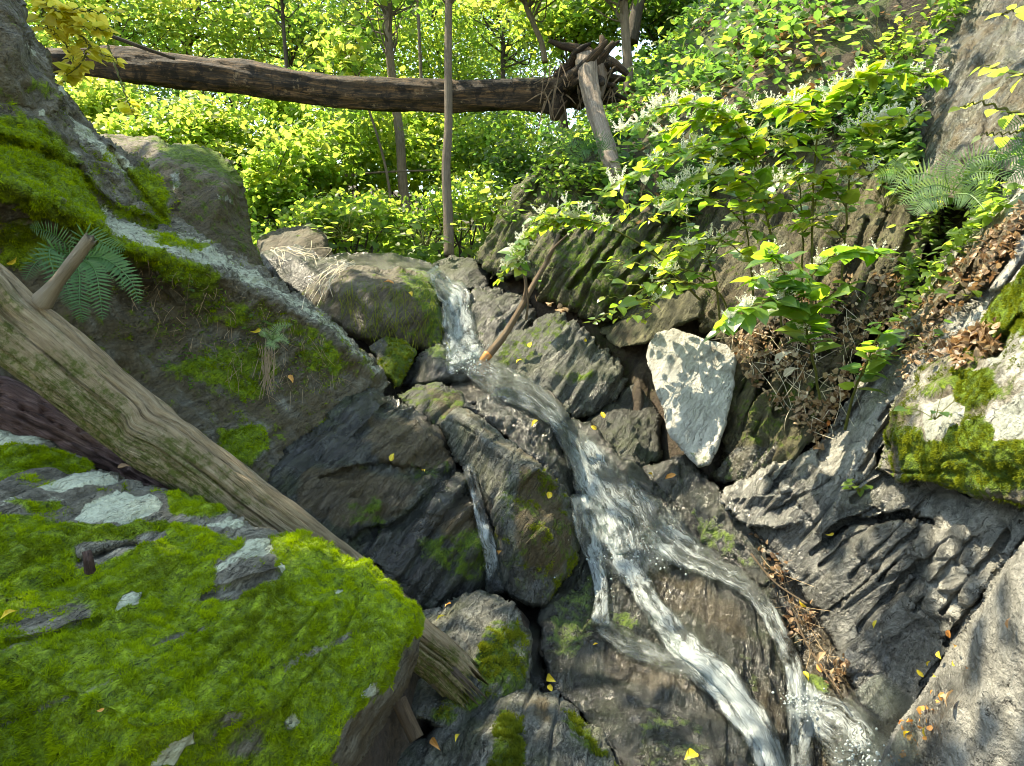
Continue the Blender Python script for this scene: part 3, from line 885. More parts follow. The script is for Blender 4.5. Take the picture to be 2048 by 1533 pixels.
R3 = rock('mossy_ledge_rock', 'long mossy ledge with a pale lichen edge running down to a pointed tip', 'rock',
     [(-380, 150, 2.2), (0, 165, 2.8), (60, 168, 3.0), (110, 172, 3.15), (150, 205, 3.3), (200, 258, 3.4), (250, 300, 3.5), (290, 330, 3.55), (335, 385, 3.6), (362, 440, 3.65), (405, 470, 3.7), (440, 498, 3.75), (500, 518, 3.85), (540, 542, 3.9), (600, 592, 4.0), (660, 642, 4.1), (720, 692, 4.2), (760, 732, 4.3), (787, 768, 4.35), (775, 792, 4.3), (735, 802, 4.1), (690, 832, 3.9), (620, 870, 3.65), (560, 925, 3.4), (540, 990, 3.2), (400, 1020, 3.0), (200, 980, 2.85), (-380, 900, 2.3)],
     [(-360, 300, 1.98), (0, 358, 2.35), (90, 398, 2.52), (180, 442, 2.70), (250, 494, 2.85), (330, 510, 3.05), (400, 534, 3.25), (470, 568, 3.45), (560, 604, 3.65), (640, 656, 3.88), (700, 698, 4.05), (745, 752, 4.2),
      (0, 335, 2.50), (150, 382, 2.92), (240, 440, 3.18), (370, 480, 3.52), (470, 525, 3.72),
      (-40, 268, 2.55), (60, 292, 2.82), (150, 338, 3.06), (225, 425, 3.20), (335, 452, 3.52),
      (100, 480, 2.82), (250, 560, 3.15), (400, 640, 3.45), (550, 700, 3.75), (650, 742, 3.95), (300, 750, 3.15), (450, 820, 3.35), (600, 800, 3.75), (350, 900, 2.98), (150, 700, 2.85)],
     ridges=[tuple(range(0, 12)), tuple(range(12, 17)), tuple(range(17, 22))], mat='boulder', step=4, thick=1.2, rim=(10, .07), blur=1, amp=.03, nscale=2.6, ledge=.02, lfreq=5, fine=.014, jit=.035, key='R3',
     base={'earth': .62, 'moss': .34},
     masks=[('earth', [(-80, 330), (0, 340), (200, 430), (430, 520), (640, 640), (800, 770), (700, 680), (530, 540), (430, 495), (360, 440), (290, 330), (200, 250), (100, 160), (-80, 160)], 12, .42),
            ('moss', [(-80, 210), (60, 240), (150, 320), (215, 410), (330, 440), (335, 395), (285, 330), (250, 350), (330, 445), (200, 440), (120, 390), (-80, 330)], 18, .80),
            ('moss', [(-80, 320), (30, 350), (120, 400), (220, 460), (330, 500), (450, 545), (420, 590), (300, 540), (200, 500), (90, 440), (0, 400), (-80, 390)], 14, .72),
            ('moss', [(0, 440), (90, 450), (110, 520), (0, 540)], 15, .65),
            ('moss', [(330, 740), (420, 700), (530, 690), (560, 740), (520, 800), (420, 770)], 18, .62), ('moss', [(440, 860), (520, 850), (545, 890), (500, 930), (440, 910)], 12, .7),
            ('moss', [(560, 640), (640, 650), (700, 720), (690, 760), (600, 730)], 20, .55), ('moss', [(360, 570), (520, 610), (560, 660), (400, 640)], 20, .48),
            ('lichen', [(140, 215), (200, 275), (290, 345), (332, 395), (305, 398), (225, 335), (150, 262)], 8, .6), ('lichen', [(150, 366), (240, 425), (330, 462), (400, 478), (430, 500), (520, 540), (600, 596), (665, 648), (770, 745), (755, 752), (660, 668), (560, 600), (470, 560), (400, 534), (300, 504), (215, 470)], 20, .64), ('earth', [(150, 366), (240, 425), (330, 462), (400, 478), (430, 500), (520, 540), (600, 596), (665, 648), (770, 745), (755, 752), (660, 668), (560, 600), (470, 560), (400, 534), (300, 504), (215, 470)], 14, .12),
            ('moss', [(180, 380), (240, 435), (330, 465), (430, 502), (520, 545), (600, 600), (700, 690), (690, 695), (560, 602), (400, 528), (300, 494), (230, 460)], 10, .18),
            ('moss', [(270, 455), (340, 470), (420, 500), (400, 506), (320, 490)], 6, .7), ('moss', [(620, 620), (700, 690), (780, 770), (740, 750), (640, 660)], 6, .42),
            ('lichen', [(15, 195), (45, 190), (55, 208), (20, 210)], 6, .9), ('lichen', [(70, 225), (105, 215), (112, 230), (72, 236)], 5, .9), ('lichen', [(95, 185), (125, 170), (132, 195)], 6, .8),
            ('lichen', [(120, 300), (150, 305), (160, 318), (130, 315)], 4, .9), ('lichen', [(130, 350), (175, 365), (180, 374), (135, 362)], 4, .8)],
     cuts=[([(-80, 268), (60, 296), (150, 342), (225, 428), (300, 447)], 14, .10), ([(220, 300), (260, 360), (330, 440)], 8, .08)])
moss_on(R3, 110000, .011, .55, 'moss', 3, lay=.8)

R4 = rock('grey_rock', 'tall bare grey rock at the upper left corner above the mossy ledge', 'rock',
     [(-300, -80, 2.3), (35, -80, 2.9), (45, 0, 3.0), (52, 45, 3.0), (76, 85, 3.05), (98, 105, 3.1), (112, 150, 3.1), (128, 195, 3.05), (100, 240, 3.0), (0, 215, 2.75), (-300, 260, 2.2)],
     [(20, 120, 2.72), (45, 60, 2.82), (40, 160, 2.78), (60, 130, 2.95)], ridges=[(1, 3, 2)], mat='boulder', step=4, rim=(10, .08), thick=.8, key='R4', base={'earth': .55, 'moss': .34}, amp=.03,
     masks=[('lichen', [(45, 85), (75, 90), (85, 120), (60, 110)], 10, .55), ('moss', [(60, 160), (110, 170), (120, 200), (70, 200)], 10, .5)])
R5 = rock('brown_boulder', 'rounded brown boulder behind the mossy ledge, below the fallen tree', 'boulder',
     [(195, 268, 5.1), (215, 268, 5.1), (262, 265, 5.2), (312, 270, 5.2), (342, 295, 5.1), (385, 290, 5.1), (430, 304, 5.1), (464, 325, 5.05), (485, 360, 5.0), (493, 400, 4.95), (506, 450, 4.9), (520, 515, 4.8), (528, 560, 4.7), (440, 540, 4.3), (330, 470, 4.2), (230, 360, 4.5)],
     [(330, 330, 4.6), (450, 380, 4.55), (420, 470, 4.4), (345, 300, 4.9)], mat='brown', step=4, rim=(26, .28), thick=1.0, key='R5', base={'earth': .68, 'moss': .42}, amp=.045, nscale=1.8, ledge=.015, jit=.02,
     masks=[('moss', [(310, 270), (345, 295), (430, 300), (470, 330), (490, 370), (440, 345), (370, 325), (330, 320)], 14, .68), ('lichen', [(340, 350), (360, 345), (365, 375), (345, 385)], 6, .6), ('lichen', [(430, 380), (470, 395), (475, 415), (440, 400)], 8, .6)])

# ---- below the ledge
R6 = rock('brown_rock', 'broad dark rock face with brown moss between the leaning log and the split stream', 'rock',
     [(535, 935, 3.35), (575, 885, 3.5), (625, 862, 3.6), (700, 792, 3.95), (742, 765, 4.1), (790, 788, 4.15), (845, 822, 4.05), (885, 862, 3.95), (900, 910, 3.85), (928, 940, 3.75), (947, 962, 3.7), (962, 1020, 3.6), (985, 1080, 3.5), (992, 1155, 3.4), (960, 1190, 3.35), (905, 1215, 3.25), (830, 1230, 3.1), (760, 1150, 3.05), (700, 1110, 3.05), (620, 1060, 3.1), (540, 1000, 3.2)],
     [(640, 880, 3.5), (760, 800, 3.92), (700, 850, 3.68), (860, 880, 3.75), (660, 930, 3.4), (800, 920, 3.55), (910, 990, 3.42), (720, 1010, 3.25), (860, 1010, 3.32), (940, 1080, 3.32), (820, 1090, 3.22), (720, 1080, 3.15), (930, 1150, 3.28)],
     mat='dark', step=4, rim=(14, .12), thick=.9, amp=.035, nscale=2.4, ledge=.045, lfreq=8, key='R6', base={'wet': .4, 'moss': .26, 'earth': .2},
     cuts=[([(640, 960), (760, 930), (880, 950), (925, 945)], 9, .06), ([(700, 1080), (800, 1050), (900, 960)], 9, .06), ([(720, 870), (790, 800)], 8, .05)],
     masks=[('earth', [(740, 830), (850, 830), (895, 880), (910, 930), (800, 940), (740, 910)], 14, .85), ('earth', [(600, 940), (700, 930), (760, 950), (850, 960), (800, 1030), (700, 1060), (600, 1020)], 16, .85), ('earth', [(850, 1040), (940, 990), (960, 1060), (900, 1100)], 14, .75),
            ('moss', [(830, 1080), (960, 1050), (985, 1110), (960, 1160), (860, 1150)], 14, .55), ('moss', [(680, 1000), (760, 990), (780, 1050), (700, 1060)], 12, .5), ('moss', [(820, 930), (900, 920), (910, 950), (840, 960)], 10, .45),
            ('wet', [(540, 930), (640, 870), (740, 780), (780, 790), (740, 830), (700, 900), (600, 940)], 8, .85), ('wet', [(720, 1080), (840, 1020), (930, 950), (960, 1000), (860, 1060), (830, 1160), (760, 1150)], 12, .8), ('wet', [(790, 785), (890, 860), (905, 920), (880, 880), (820, 830)], 6, .95)])
R7 = rock('split_rock', 'sunlit layered rock with a tan crest and a mossy front between trickle and cascade', 'rock',
     [(880, 845, 3.85), (905, 822, 3.95), (930, 815, 4.0), (975, 845, 3.9), (1020, 880, 3.8), (1060, 910, 3.7), (1096, 930, 3.6), (1120, 962, 3.6), (1140, 1000, 3.6), (1152, 1060, 3.55), (1162, 1120, 3.5), (1130, 1160, 3.4), (1092, 1215, 3.3), (1040, 1210, 3.25), (990, 1170, 3.35), (980, 1080, 3.45), (958, 1010, 3.6), (940, 950, 3.7), (900, 905, 3.8)],
     [(925, 835, 3.80), (975, 885, 3.62), (1020, 920, 3.50), (1080, 935, 3.46), (1005, 985, 3.42), (990, 1000, 3.42), (1090, 1060, 3.30), (1030, 1100, 3.28), (1120, 1110, 3.34), (950, 900, 3.72)],
     ridges=[(0, 1, 2, 3), (2, 4, 5)], mat='schist', step=3, rim=(9, .09), thick=.8, amp=.02, ledge=.016, lfreq=8, key='R7', blur=1,
     masks=[('moss', [(1000, 935), (1095, 932), (1145, 1000), (1165, 1120), (1100, 1210), (1040, 1190), (985, 1110), (985, 1010)], 10, .40), ('earth', [(1040, 930), (1110, 950), (1150, 1060), (1130, 1150), (1060, 1170), (1020, 1060)], 20, .8),
            ('wet', [(930, 930), (985, 1000), (990, 1080), (995, 1160), (960, 1090), (945, 980)], 7, .9), ('wet', [(1010, 1130), (1100, 1130), (1100, 1230), (1000, 1200)], 15, .8), ('earth', [(930, 815), (1000, 865), (1096, 928), (1080, 935), (1000, 895), (930, 835)], 5, .5)])
moss_on(R7, 9000, .010, .62, 'moss_olive', 4, lay=.9)
R8 = rock('black_rock', 'glittering wet black rock beside the cascade under the tan crest', 'rock',
     [(925, 812, 4.05), (960, 790, 4.2), (1010, 775, 4.3), (1060, 790, 4.3), (1100, 835, 4.2), (1130, 900, 4.05), (1160, 980, 3.95), (1170, 1060, 3.85), (1140, 1090, 3.8), (1105, 960, 3.75), (1050, 915, 3.85), (985, 860, 3.98)],
     [(1030, 820, 4.12), (1080, 900, 3.9), (1120, 980, 3.8)], mat='dark', step=3, rim=(12, .08), thick=.6, amp=.035, nscale=5, ledge=.022, fine=.012, key='R8', base={'wet': 1.0})
R9 = rock('green_rock', 'low green rock capped with brown moss at the end of the ledge tip', 'rock',
     [(788, 792, 4.2), (830, 768, 4.35), (880, 764, 4.35), (925, 785, 4.3), (935, 815, 4.15), (900, 850, 4.0), (870, 862, 4.0), (830, 835, 4.1)],
     [(870, 800, 4.1)], mat='dark', step=3, rim=(10, .1), thick=.5, key='R9', base={'moss': .45, 'wet': .3}, ledge=.02, masks=[('earth', [(850, 770), (925, 785), (925, 830), (890, 840), (860, 800)], 10, .9)])
R10 = rock('black_boulder', 'dark wet moss-rimmed boulder at the foot of the upper fall', 'boulder',
     [(795, 775, 4.75), (815, 740, 4.8), (840, 708, 4.85), (870, 688, 4.9), (905, 690, 4.9), (932, 718, 4.85), (958, 742, 4.75), (965, 760, 4.6), (920, 772, 4.5), (860, 772, 4.5)],
     [(870, 730, 4.55), (920, 745, 4.55)], mat='dark', step=3, rim=(16, .14), thick=.6, key='R10', base={'wet': .75, 'moss': .25}, masks=[('moss', [(830, 700), (880, 685), (925, 705), (930, 730), (870, 715)], 8, .6)])
R10b = rock('moss_stone', 'small angular green stone tucked behind the ledge tip', 'stone',
     [(738, 692, 4.8), (765, 673, 4.9), (812, 680, 4.9), (834, 706, 4.8), (818, 742, 4.65), (792, 776, 4.5), (765, 745, 4.55)], [(785, 700, 4.65)], mat='dark', step=3, rim=(8, .07), thick=.4, key='R10b', base={'moss': .62},
     masks=[('moss', [(735, 690), (765, 672), (775, 690), (755, 720)], 6, .1), ('lichen', [(735, 690), (765, 672), (775, 690), (755, 720)], 6, .3)])
moss_on(R10b, 6000, .012, .5, 'moss_olive', 5)
R10c = rock('stream_ledge', 'flat wet brown ledge the stream crosses between upper fall and cascade', 'rock',
     [(930, 735, 4.85), (965, 722, 4.95), (1010, 738, 4.9), (1060, 760, 4.75), (1110, 790, 4.55), (1140, 830, 4.35), (1120, 870, 4.2), (1060, 830, 4.25), (1000, 800, 4.3), (930, 810, 4.2), (890, 790, 4.4)],
     [(1000, 770, 4.5)], mat='brown', step=3, rim=(6, .04), thick=.5, key='R10c', base={'wet': .8, 'earth': .4}, amp=.012)

# ---- around the upper fall
R11 = rock('fall_boulder', 'large brown mossy boulder on the left of the upper fall', 'boulder',
     [(605, 590, 5.5), (640, 548, 5.6), (700, 526, 5.7), (760, 540, 5.7), (830, 543, 5.7), (866, 553, 5.65), (884, 582, 5.5), (897, 640, 5.35), (898, 700, 5.2), (860, 708, 5.15), (820, 700, 5.1), (790, 690, 5.1), (740, 690, 5.0), (690, 670, 5.0), (640, 640, 5.2)],
     [(700, 590, 5.15), (800, 580, 5.25), (860, 620, 5.2), (780, 650, 5.0)], mat='brown', step=3, rim=(18, .2), thick=1.0, amp=.04, nscale=2.4, key='R11', base={'earth': .5, 'moss': .38, 'wet': .42},
     masks=[('moss', [(800, 545), (860, 552), (885, 600), (895, 680), (860, 690), (850, 620), (810, 580)], 10, .6), ('wet', [(870, 560), (900, 600), (905, 700), (870, 700), (880, 640)], 8, .9)])
R12 = rock('flat_boulder', 'low brown boulder at the forest edge behind the falls', 'boulder',
     [(512, 482, 6.9), (560, 460, 7.0), (618, 449, 7.0), (655, 470, 6.9), (668, 512, 6.7), (640, 540, 6.5), (560, 530, 6.5), (520, 515, 6.6)], [(600, 490, 6.6)], mat='brown', step=3, rim=(14, .2), thick=.8, key='R12', base={'earth': .45, 'wet': .3})
R13 = rock('sunlit_rock', 'sunlit rock draped with dried roots left of the upper fall', 'rock',
     [(520, 505, 5.9), (575, 492, 6.1), (640, 513, 6.1), (700, 522, 6.0), (690, 548, 5.8), (640, 580, 5.6), (620, 612, 5.5), (570, 570, 5.6), (535, 542, 5.7)], [(620, 540, 5.7)], mat='dark', step=3, rim=(10, .12), thick=.8, key='R13', amp=.03, base={'wet': .5})
R14 = rock('lip_slab', 'flat dark slabs at the lip of the upper fall', 'rock',
     [(650, 512, 6.6), (720, 506, 6.7), (780, 505, 6.7), (845, 520, 6.6), (880, 545, 6.3), (868, 562, 6.1), (820, 556, 6.0), (740, 548, 5.95), (690, 536, 6.1)], [(780, 528, 6.2)], mat='dark', step=3, rim=(8, .08), thick=.7, key='R14', base={'wet': .7}, ledge=.012, amp=.012,
     masks=[('moss', [(790, 530), (850, 540), (870, 556), (800, 552)], 6, .6)])
R15 = rock('layered_stone', 'dark layered stone just right of the lip of the fall', 'stone',
     [(862, 530, 6.5), (905, 511, 6.7), (955, 518, 6.6), (985, 548, 6.4), (975, 580, 6.1), (930, 584, 6.0), (893, 566, 6.1)], [(930, 545, 6.2)], mat='dark', step=3, rim=(10, .12), thick=.7, key='R15', ledge=.015, base={'wet': .4})
R16 = rock('wet_rock', 'dark mossy rock on the right of the upper fall below the bare branch', 'rock',
     [(925, 600, 5.95), (955, 570, 6.05), (1000, 572, 6.0), (1045, 585, 5.9), (1075, 640, 5.7), (1050, 680, 5.5), (985, 720, 5.2), (945, 730, 5.15), (925, 690, 5.4)], [(990, 630, 5.6)], mat='dark', step=3, rim=(14, .14), thick=.9, key='R16', base={'wet': .5, 'moss': .35}, ledge=.025, amp=.04)
R16b = rock('fall_ledge', 'black wet rock step the upper fall pours over', 'rock',
     [(855, 552, 6.2), (890, 560, 6.15), (940, 578, 6.0), (955, 620, 5.85), (955, 690, 5.45), (960, 740, 5.1), (900, 740, 5.1), (880, 690, 5.4), (870, 610, 5.8)], [(912, 585, 5.85), (912, 650, 5.65)], mat='dark', step=3, rim=(6, .04), thick=.6, key='R16b', base={'wet': 1.0})
R17 = rock('pointed_rock', 'pointed grey-green layered rock beside the cascade, its lower face sunlit', 'rock',
     [(958, 728, 5.2), (985, 695, 5.3), (1010, 672, 5.4), (1060, 655, 5.4), (1120, 620, 5.45), (1160, 653, 5.3), (1200, 688, 5.2), (1242, 720, 5.05), (1256, 760, 4.85), (1235, 800, 4.7), (1190, 830, 4.6), (1140, 835, 4.5), (1100, 800, 4.6), (1050, 768, 4.75), (1000, 752, 4.95)],
     [(1120, 660, 5.15), (1180, 710, 4.9), (1060, 720, 5.02), (1110, 750, 4.72), (1190, 742, 4.66), (1240, 748, 4.72), (1050, 755, 4.78), (1150, 800, 4.6), (1210, 790, 4.62)],
     ridges=[(6, 3, 4, 5)], mat='schist', step=3, rim=(9, .12), thick=1.0, amp=.018, ledge=.05, lfreq=9, key='R17', blur=1, base={'moss': .24},
     masks=[('moss', [(1000, 690), (1120, 625), (1150, 650), (1080, 720), (990, 740)], 12, .46), ('wet', [(1130, 765), (1250, 760), (1230, 810), (1160, 835), (1110, 800)], 10, .7), ('moss', [(1110, 745), (1190, 740), (1180, 765), (1120, 765)], 8, .5)])
R18 = rock('dark_rock', 'dark rock with one bright wet facet left of the pale leaning slab', 'rock',
     [(1170, 840, 4.6), (1225, 795, 4.75), (1265, 765, 4.8), (1300, 800, 4.7), (1318, 850, 4.55), (1325, 910, 4.4), (1300, 950, 4.25), (1245, 945, 4.2), (1195, 890, 4.35)], [(1250, 850, 4.42), (1225, 830, 4.55), (1285, 830, 4.58)], mat='dark', step=3, rim=(12, .12), thick=.8, key='R18', amp=.04, nscale=4, base={'wet': .35, 'moss': .2})
R19 = rock('pale_slab', 'pale grey flat slab leaning upright, dappled by leaf shadows', 'slab',
     [(1296, 700, 4.680), (1310, 668, 4.735), (1345, 657, 4.705), (1400, 675, 4.574), (1452, 690, 4.455), (1472, 718, 4.356), (1471, 765, 4.244), (1456, 835, 4.100), (1440, 885, 4.006), (1420, 930, 3.930), (1396, 936, 3.954), (1362, 905, 4.083), (1338, 865, 4.217), (1318, 800, 4.405), (1304, 750, 4.548)],
     [(1380, 780, 4.354)], mat='slab', step=3, rim=(9, .05), thick=.16, amp=.012, nscale=3.5, ledge=.008, fine=.004, jit=.05, blur=2, key='R19', base={'earth': .12}, masks=[('earth', [(1330, 650), (1475, 690), (1480, 760), (1430, 740), (1380, 700)], 25, .42), ('earth', [(1290, 700), (1310, 690), (1330, 830), (1400, 940), (1350, 900)], 16, .5), ('moss', [(1370, 900), (1430, 890), (1410, 945), (1390, 945)], 14, .4)])

# ---- right wall
def joints(a0, a1, b0, b1, n, w, dep, seed):
    """n open bedding joints fanning between the line a0-a1 and the line b0-b1"""
    rg = np.random.default_rng(seed); out = []
    for k in range(n):
        f = (k + rg.uniform(.1, .9)) / n
        p = np.array(a0) * (1 - f) + np.array(a1) * f; q = np.array(b0) * (1 - f) + np.array(b1) * f
        s, e = sorted(rg.uniform(0, 1, 2)); e = min(1, max(e, s + .45))
        m = [p + (q - p) * t + rg.normal(size=2) * 3 for t in np.linspace(s, e, 5)]
        out.append(([tuple(x) for x in m], w * rg.uniform(.6, 1.5), dep * rg.uniform(.5, 1.4)))
    return out



W1 = rock('overhanging_rock', 'big mossy rock overhanging the dark hollow right of the falls', 'rock',
     [(950, 520, 6.3), (985, 450, 6.4), (1030, 370, 6.6), (1100, 300, 6.7), (1160, 283, 6.7), (1215, 318, 6.5), (1275, 385, 6.2), (1345, 410, 5.9), (1425, 445, 5.6), (1435, 520, 5.35), (1405, 578, 5.25), (1335, 612, 5.2), (1245, 645, 5.2), (1195, 650, 5.35), (1140, 620, 5.55), (1085, 600, 5.75), (1060, 565, 5.9), (1000, 560, 6.0)],
     [(1115, 520, 5.6), (1200, 580, 5.2), (1300, 545, 5.05), (1150, 400, 6.15), (1260, 470, 5.45), (1190, 640, 5.15), (1050, 450, 6.15)], mat='olive', step=3, rim=(10, .15), thick=1.2, amp=.035, nscale=1.8, ledge=.07, lfreq=6, key='W1', cuts=joints((960, 540), (1240, 640), (1080, 310), (1420, 460), 11, 7, .10, 4), base={'moss': .44, 'earth': .3},
     masks=[('moss', [(1120, 480), (1260, 460), (1400, 480), (1390, 560), (1250, 630), (1150, 590)], 20, .52)])
W2 = rock('olive_slab', 'yellow-green slab wedged under the overhanging rock', 'slab',
     [(1195, 660, 5.3), (1235, 640, 5.2), (1290, 605, 5.15), (1360, 583, 5.1), (1410, 590, 5.0), (1400, 640, 4.85), (1340, 662, 4.8), (1290, 690, 4.75), (1240, 700, 4.9)], [(1300, 640, 4.95)], mat='olive', step=3, rim=(8, .06), thick=.6, key='W2', ledge=.025, masks=[('earth', [(1200, 660), (1270, 655), (1260, 690)], 8, .5)])
W3 = rock('rock_wall', 'steep layered rock bank behind the flowering knotweed', 'rock',
     [(1330, 440, 5.9), (1400, 330, 5.9), (1520, 250, 5.8), (1640, 225, 5.6), (1760, 235, 5.2), (1830, 320, 4.7), (1875, 420, 4.2), (1850, 520, 3.95), (1770, 640, 3.8), (1710, 700, 3.75), (1670, 830, 3.6), (1610, 900, 3.65), (1520, 985, 3.75), (1440, 960, 4.0), (1440, 830, 4.35), (1455, 700, 4.65), (1400, 650, 4.9), (1370, 600, 5.1), (1400, 520, 5.4)],
     [(1560, 450, 5.1), (1650, 560, 4.35), (1530, 640, 4.5), (1570, 780, 4.0), (1720, 400, 4.75), (1470, 420, 5.5), (1500, 860, 4.0), (1640, 680, 4.15), (1600, 700, 4.2)], mat='olive', step=3, rim=(8, .1), thick=1.2, amp=.03, nscale=2.2, ledge=.09, lfreq=6, fine=.008, key='W3', cuts=joints((1430, 900), (1640, 960), (1620, 480), (1860, 400), 14, 7, .08, 3), base={'earth': .5, 'moss': .36},
     masks=[('earth', [(1450, 600), (1700, 560), (1720, 700), (1600, 760), (1480, 740)], 25, .9), ('moss', [(1480, 740), (1650, 760), (1600, 880), (1470, 900)], 20, .42), ('wet', [(1440, 900), (1560, 880), (1520, 1000), (1430, 960)], 12, .7)])
W4 = rock('grey_cliff', 'smooth grey rock slope at the upper right corner', 'cliff',
     [(1690, 260, 5.4), (1740, 150, 5.5), (1800, 90, 5.5), (1870, 20, 5.4), (1915, -70, 5.4), (2450, -70, 3.4), (2450, 150, 2.5), (2040, 345, 3.15), (1990, 350, 3.45), (1940, 395, 3.65), (1860, 440, 4.05), (1800, 410, 4.55), (1730, 350, 5.05)],
     [(1900, 200, 4.55), (2000, 100, 4.4), (1850, 120, 5.0), (1990, 250, 4.0)], mat='schist', step=4, rim=(10, .1), thick=1.0, amp=.035, nscale=1.6, ledge=.07, lfreq=5, key='W4', base={'earth': .5, 'lichen': .3, 'moss': .2},
     masks=[('earth', [(1690, 250), (1800, 90), (1850, 130), (1800, 300), (1760, 360)], 30, .8)])
W5 = rock('ribbed_rock', 'long blade of upturned rock layers rising to the right edge', 'rock',
     [(1440, 1005, 3.65), (1480, 962, 3.75), (1600, 915, 3.65), (1650, 880, 3.6), (1705, 790, 3.55), (1780, 660, 3.55), (1860, 540, 3.45), (1950, 430, 3.25), (2050, 335, 2.95), (2450, 20, 2.25), (2450, 420, 2.0), (2050, 570, 2.5), (1960, 670, 2.75), (1880, 750, 2.85), (1800, 835, 3.0), (1750, 930, 3.05), (1680, 1010, 3.15), (1550, 1060, 3.35), (1490, 1055, 3.5)],
     [(1800, 720, 3.15), (1950, 560, 2.85), (1700, 900, 3.25), (1660, 940, 3.3), (1750, 790, 3.3), (1850, 640, 3.18), (2030, 440, 2.8)], ridges=[(3, 4, 5, 6)], mat='pale', step=3, rim=(6, .06), thick=1.0, amp=.010, nscale=2, ledge=.05, lfreq=13, fine=.003, key='W5', cuts=joints((1450, 1000), (1720, 1010), (1830, 540), (2120, 420), 15, 6, .06, 1),
     masks=[('wet', [(1440, 1010), (1500, 960), (1620, 920), (1690, 960), (1600, 1060), (1480, 1060)], 14, .75), ('earth', [(1860, 560), (1990, 440), (2100, 380), (2040, 500), (1940, 600), (1830, 720), (1800, 700)], 20, .75)])
W6 = rock('moss_outcrop', 'sunlit rock outcrop under yellow-green moss and white lichen at the right edge', 'rock',
     [(1745, 940, 2.98), (1762, 850, 2.92), (1800, 790, 2.85), (1880, 715, 2.75), (1960, 640, 2.6), (2000, 590, 2.5), (2060, 530, 2.35), (2450, 330, 1.95), (2450, 1060, 1.65), (2040, 1015, 2.05), (1950, 992, 2.25), (1860, 970, 2.5), (1790, 970, 2.75)],
     [(1950, 800, 2.32), (2050, 720, 2.15), (1880, 880, 2.42), (2040, 900, 1.98), (1930, 720, 2.5), (1960, 760, 2.36)], mat='pale', step=3, rim=(14, .08), thick=.8, amp=.03, nscale=3, ledge=.02, key='W6', base={'moss': .42, 'earth': .55}, cuts=[([(1945, 690), (1990, 700), (2040, 640)], 14, .12)],
     masks=[('moss', [(1900, 740), (1990, 740), (2010, 790), (1950, 820), (1905, 800)], 10, .9), ('moss', [(1960, 640), (2060, 540), (2150, 490), (2150, 620), (2050, 660), (1990, 690)], 12, .75), ('moss', [(1790, 860), (1900, 850), (2048, 830), (2150, 850), (2150, 980), (1950, 980), (1800, 960)], 16, .74),
            ('lichen', [(1840, 810), (1900, 780), (1930, 830), (1900, 880), (1850, 880)], 10, .8), ('lichen', [(1985, 830), (2060, 780), (2150, 760), (2150, 850), (2060, 870), (1990, 880)], 10, .8), ('moss', [(1840, 810), (1900, 780), (1930, 830), (1900, 880), (1850, 880)], 8, .1), ('moss', [(1985, 830), (2060, 780), (2150, 760), (2150, 850), (2060, 870), (1990, 880)], 8, .15),
            ('lichen', [(1970, 715), (2012, 700), (2014, 725), (1980, 738)], 5, 1), ('moss', [(1970, 715), (2012, 700), (2014, 725), (1980, 738)], 5, 0)])
moss_on(W6, 90000, .008, .55, 'moss_olive', 7)
W7 = rock('wet_slab_wall', 'wet silver-grey rock wall with a dark crack above the lower pool', 'rock',
     [(1440, 990, 3.7), (1540, 985, 3.45), (1660, 955, 3.2), (1750, 935, 3.1), (1860, 955, 2.7), (1960, 985, 2.4), (2450, 1000, 1.75), (2450, 1075, 1.7), (2010, 1170, 2.2), (1940, 1260, 2.35), (1880, 1340, 2.5), (1830, 1420, 2.55), (1770, 1455, 2.6), (1720, 1410, 2.75), (1680, 1325, 2.85), (1640, 1235, 3.05), (1570, 1145, 3.3), (1510, 1070, 3.55)],
     [(1780, 1030, 2.88), (1780, 1046, 2.78), (1870, 1035, 2.7), (1870, 1052, 2.58), (1800, 1200, 2.72), (1700, 1120, 2.95), (1920, 1130, 2.4), (1680, 1070, 3.1), (1760, 1330, 2.75), (1850, 1270, 2.6)], mat='pale', step=3, rim=(8, .06), thick=1.0, amp=.008, nscale=2.0, ledge=.026, lfreq=12, fine=.004, key='W7', base={'wet': .6},
     cuts=joints((1480, 1050), (1850, 1420), (1700, 930), (2150, 1020), 13, 5, .045, 2) + [([(1655, 1075), (1700, 1045), (1770, 1040), (1800, 1030), (1870, 1048)], 11, .14), ([(1655, 1090), (1690, 1060)], 8, .1), ([(1640, 1240), (1730, 1170), (1800, 1090), (1850, 1050)], 5, .05)],
     masks=[('wet', [(1430, 980), (1560, 970), (1700, 1020), (1690, 1180), (1600, 1180), (1500, 1070)], 20, .95), ('wet', [(1850, 1000), (2150, 1010), (2150, 1100), (1950, 1240), (1880, 1230), (1850, 1120)], 25, .3), ('wet', [(1640, 1230), (1780, 1200), (1900, 1240), (1850, 1420), (1720, 1410)], 18, .95)])
W8 = rock('tilted_slab', 'smooth grey tilted slab in the lower right corner with fallen leaves along its foot', 'slab',
     [(2450, 880, 1.45), (2048, 1088, 1.8), (2000, 1150, 1.9), (1935, 1242, 2.0), (1885, 1312, 2.1), (1845, 1388, 2.15), (1795, 1462, 2.18), (1755, 1532, 2.18), (1720, 1640, 2.1), (2450, 1640, 1.05)],
     [(1980, 1400, 1.78), (2050, 1250, 1.68)], mat='smooth', step=3, rim=(10, .05), thick=.8, amp=.016, nscale=2.5, ledge=.003, key='W8', jit=.02,
     masks=[('wet', [(1880, 1320), (1960, 1330), (1900, 1480), (1830, 1640), (1700, 1640), (1790, 1450)], 25, .6), ('earth', [(1850, 1400), (1920, 1400), (1850, 1560), (1780, 1560)], 25, .5)])

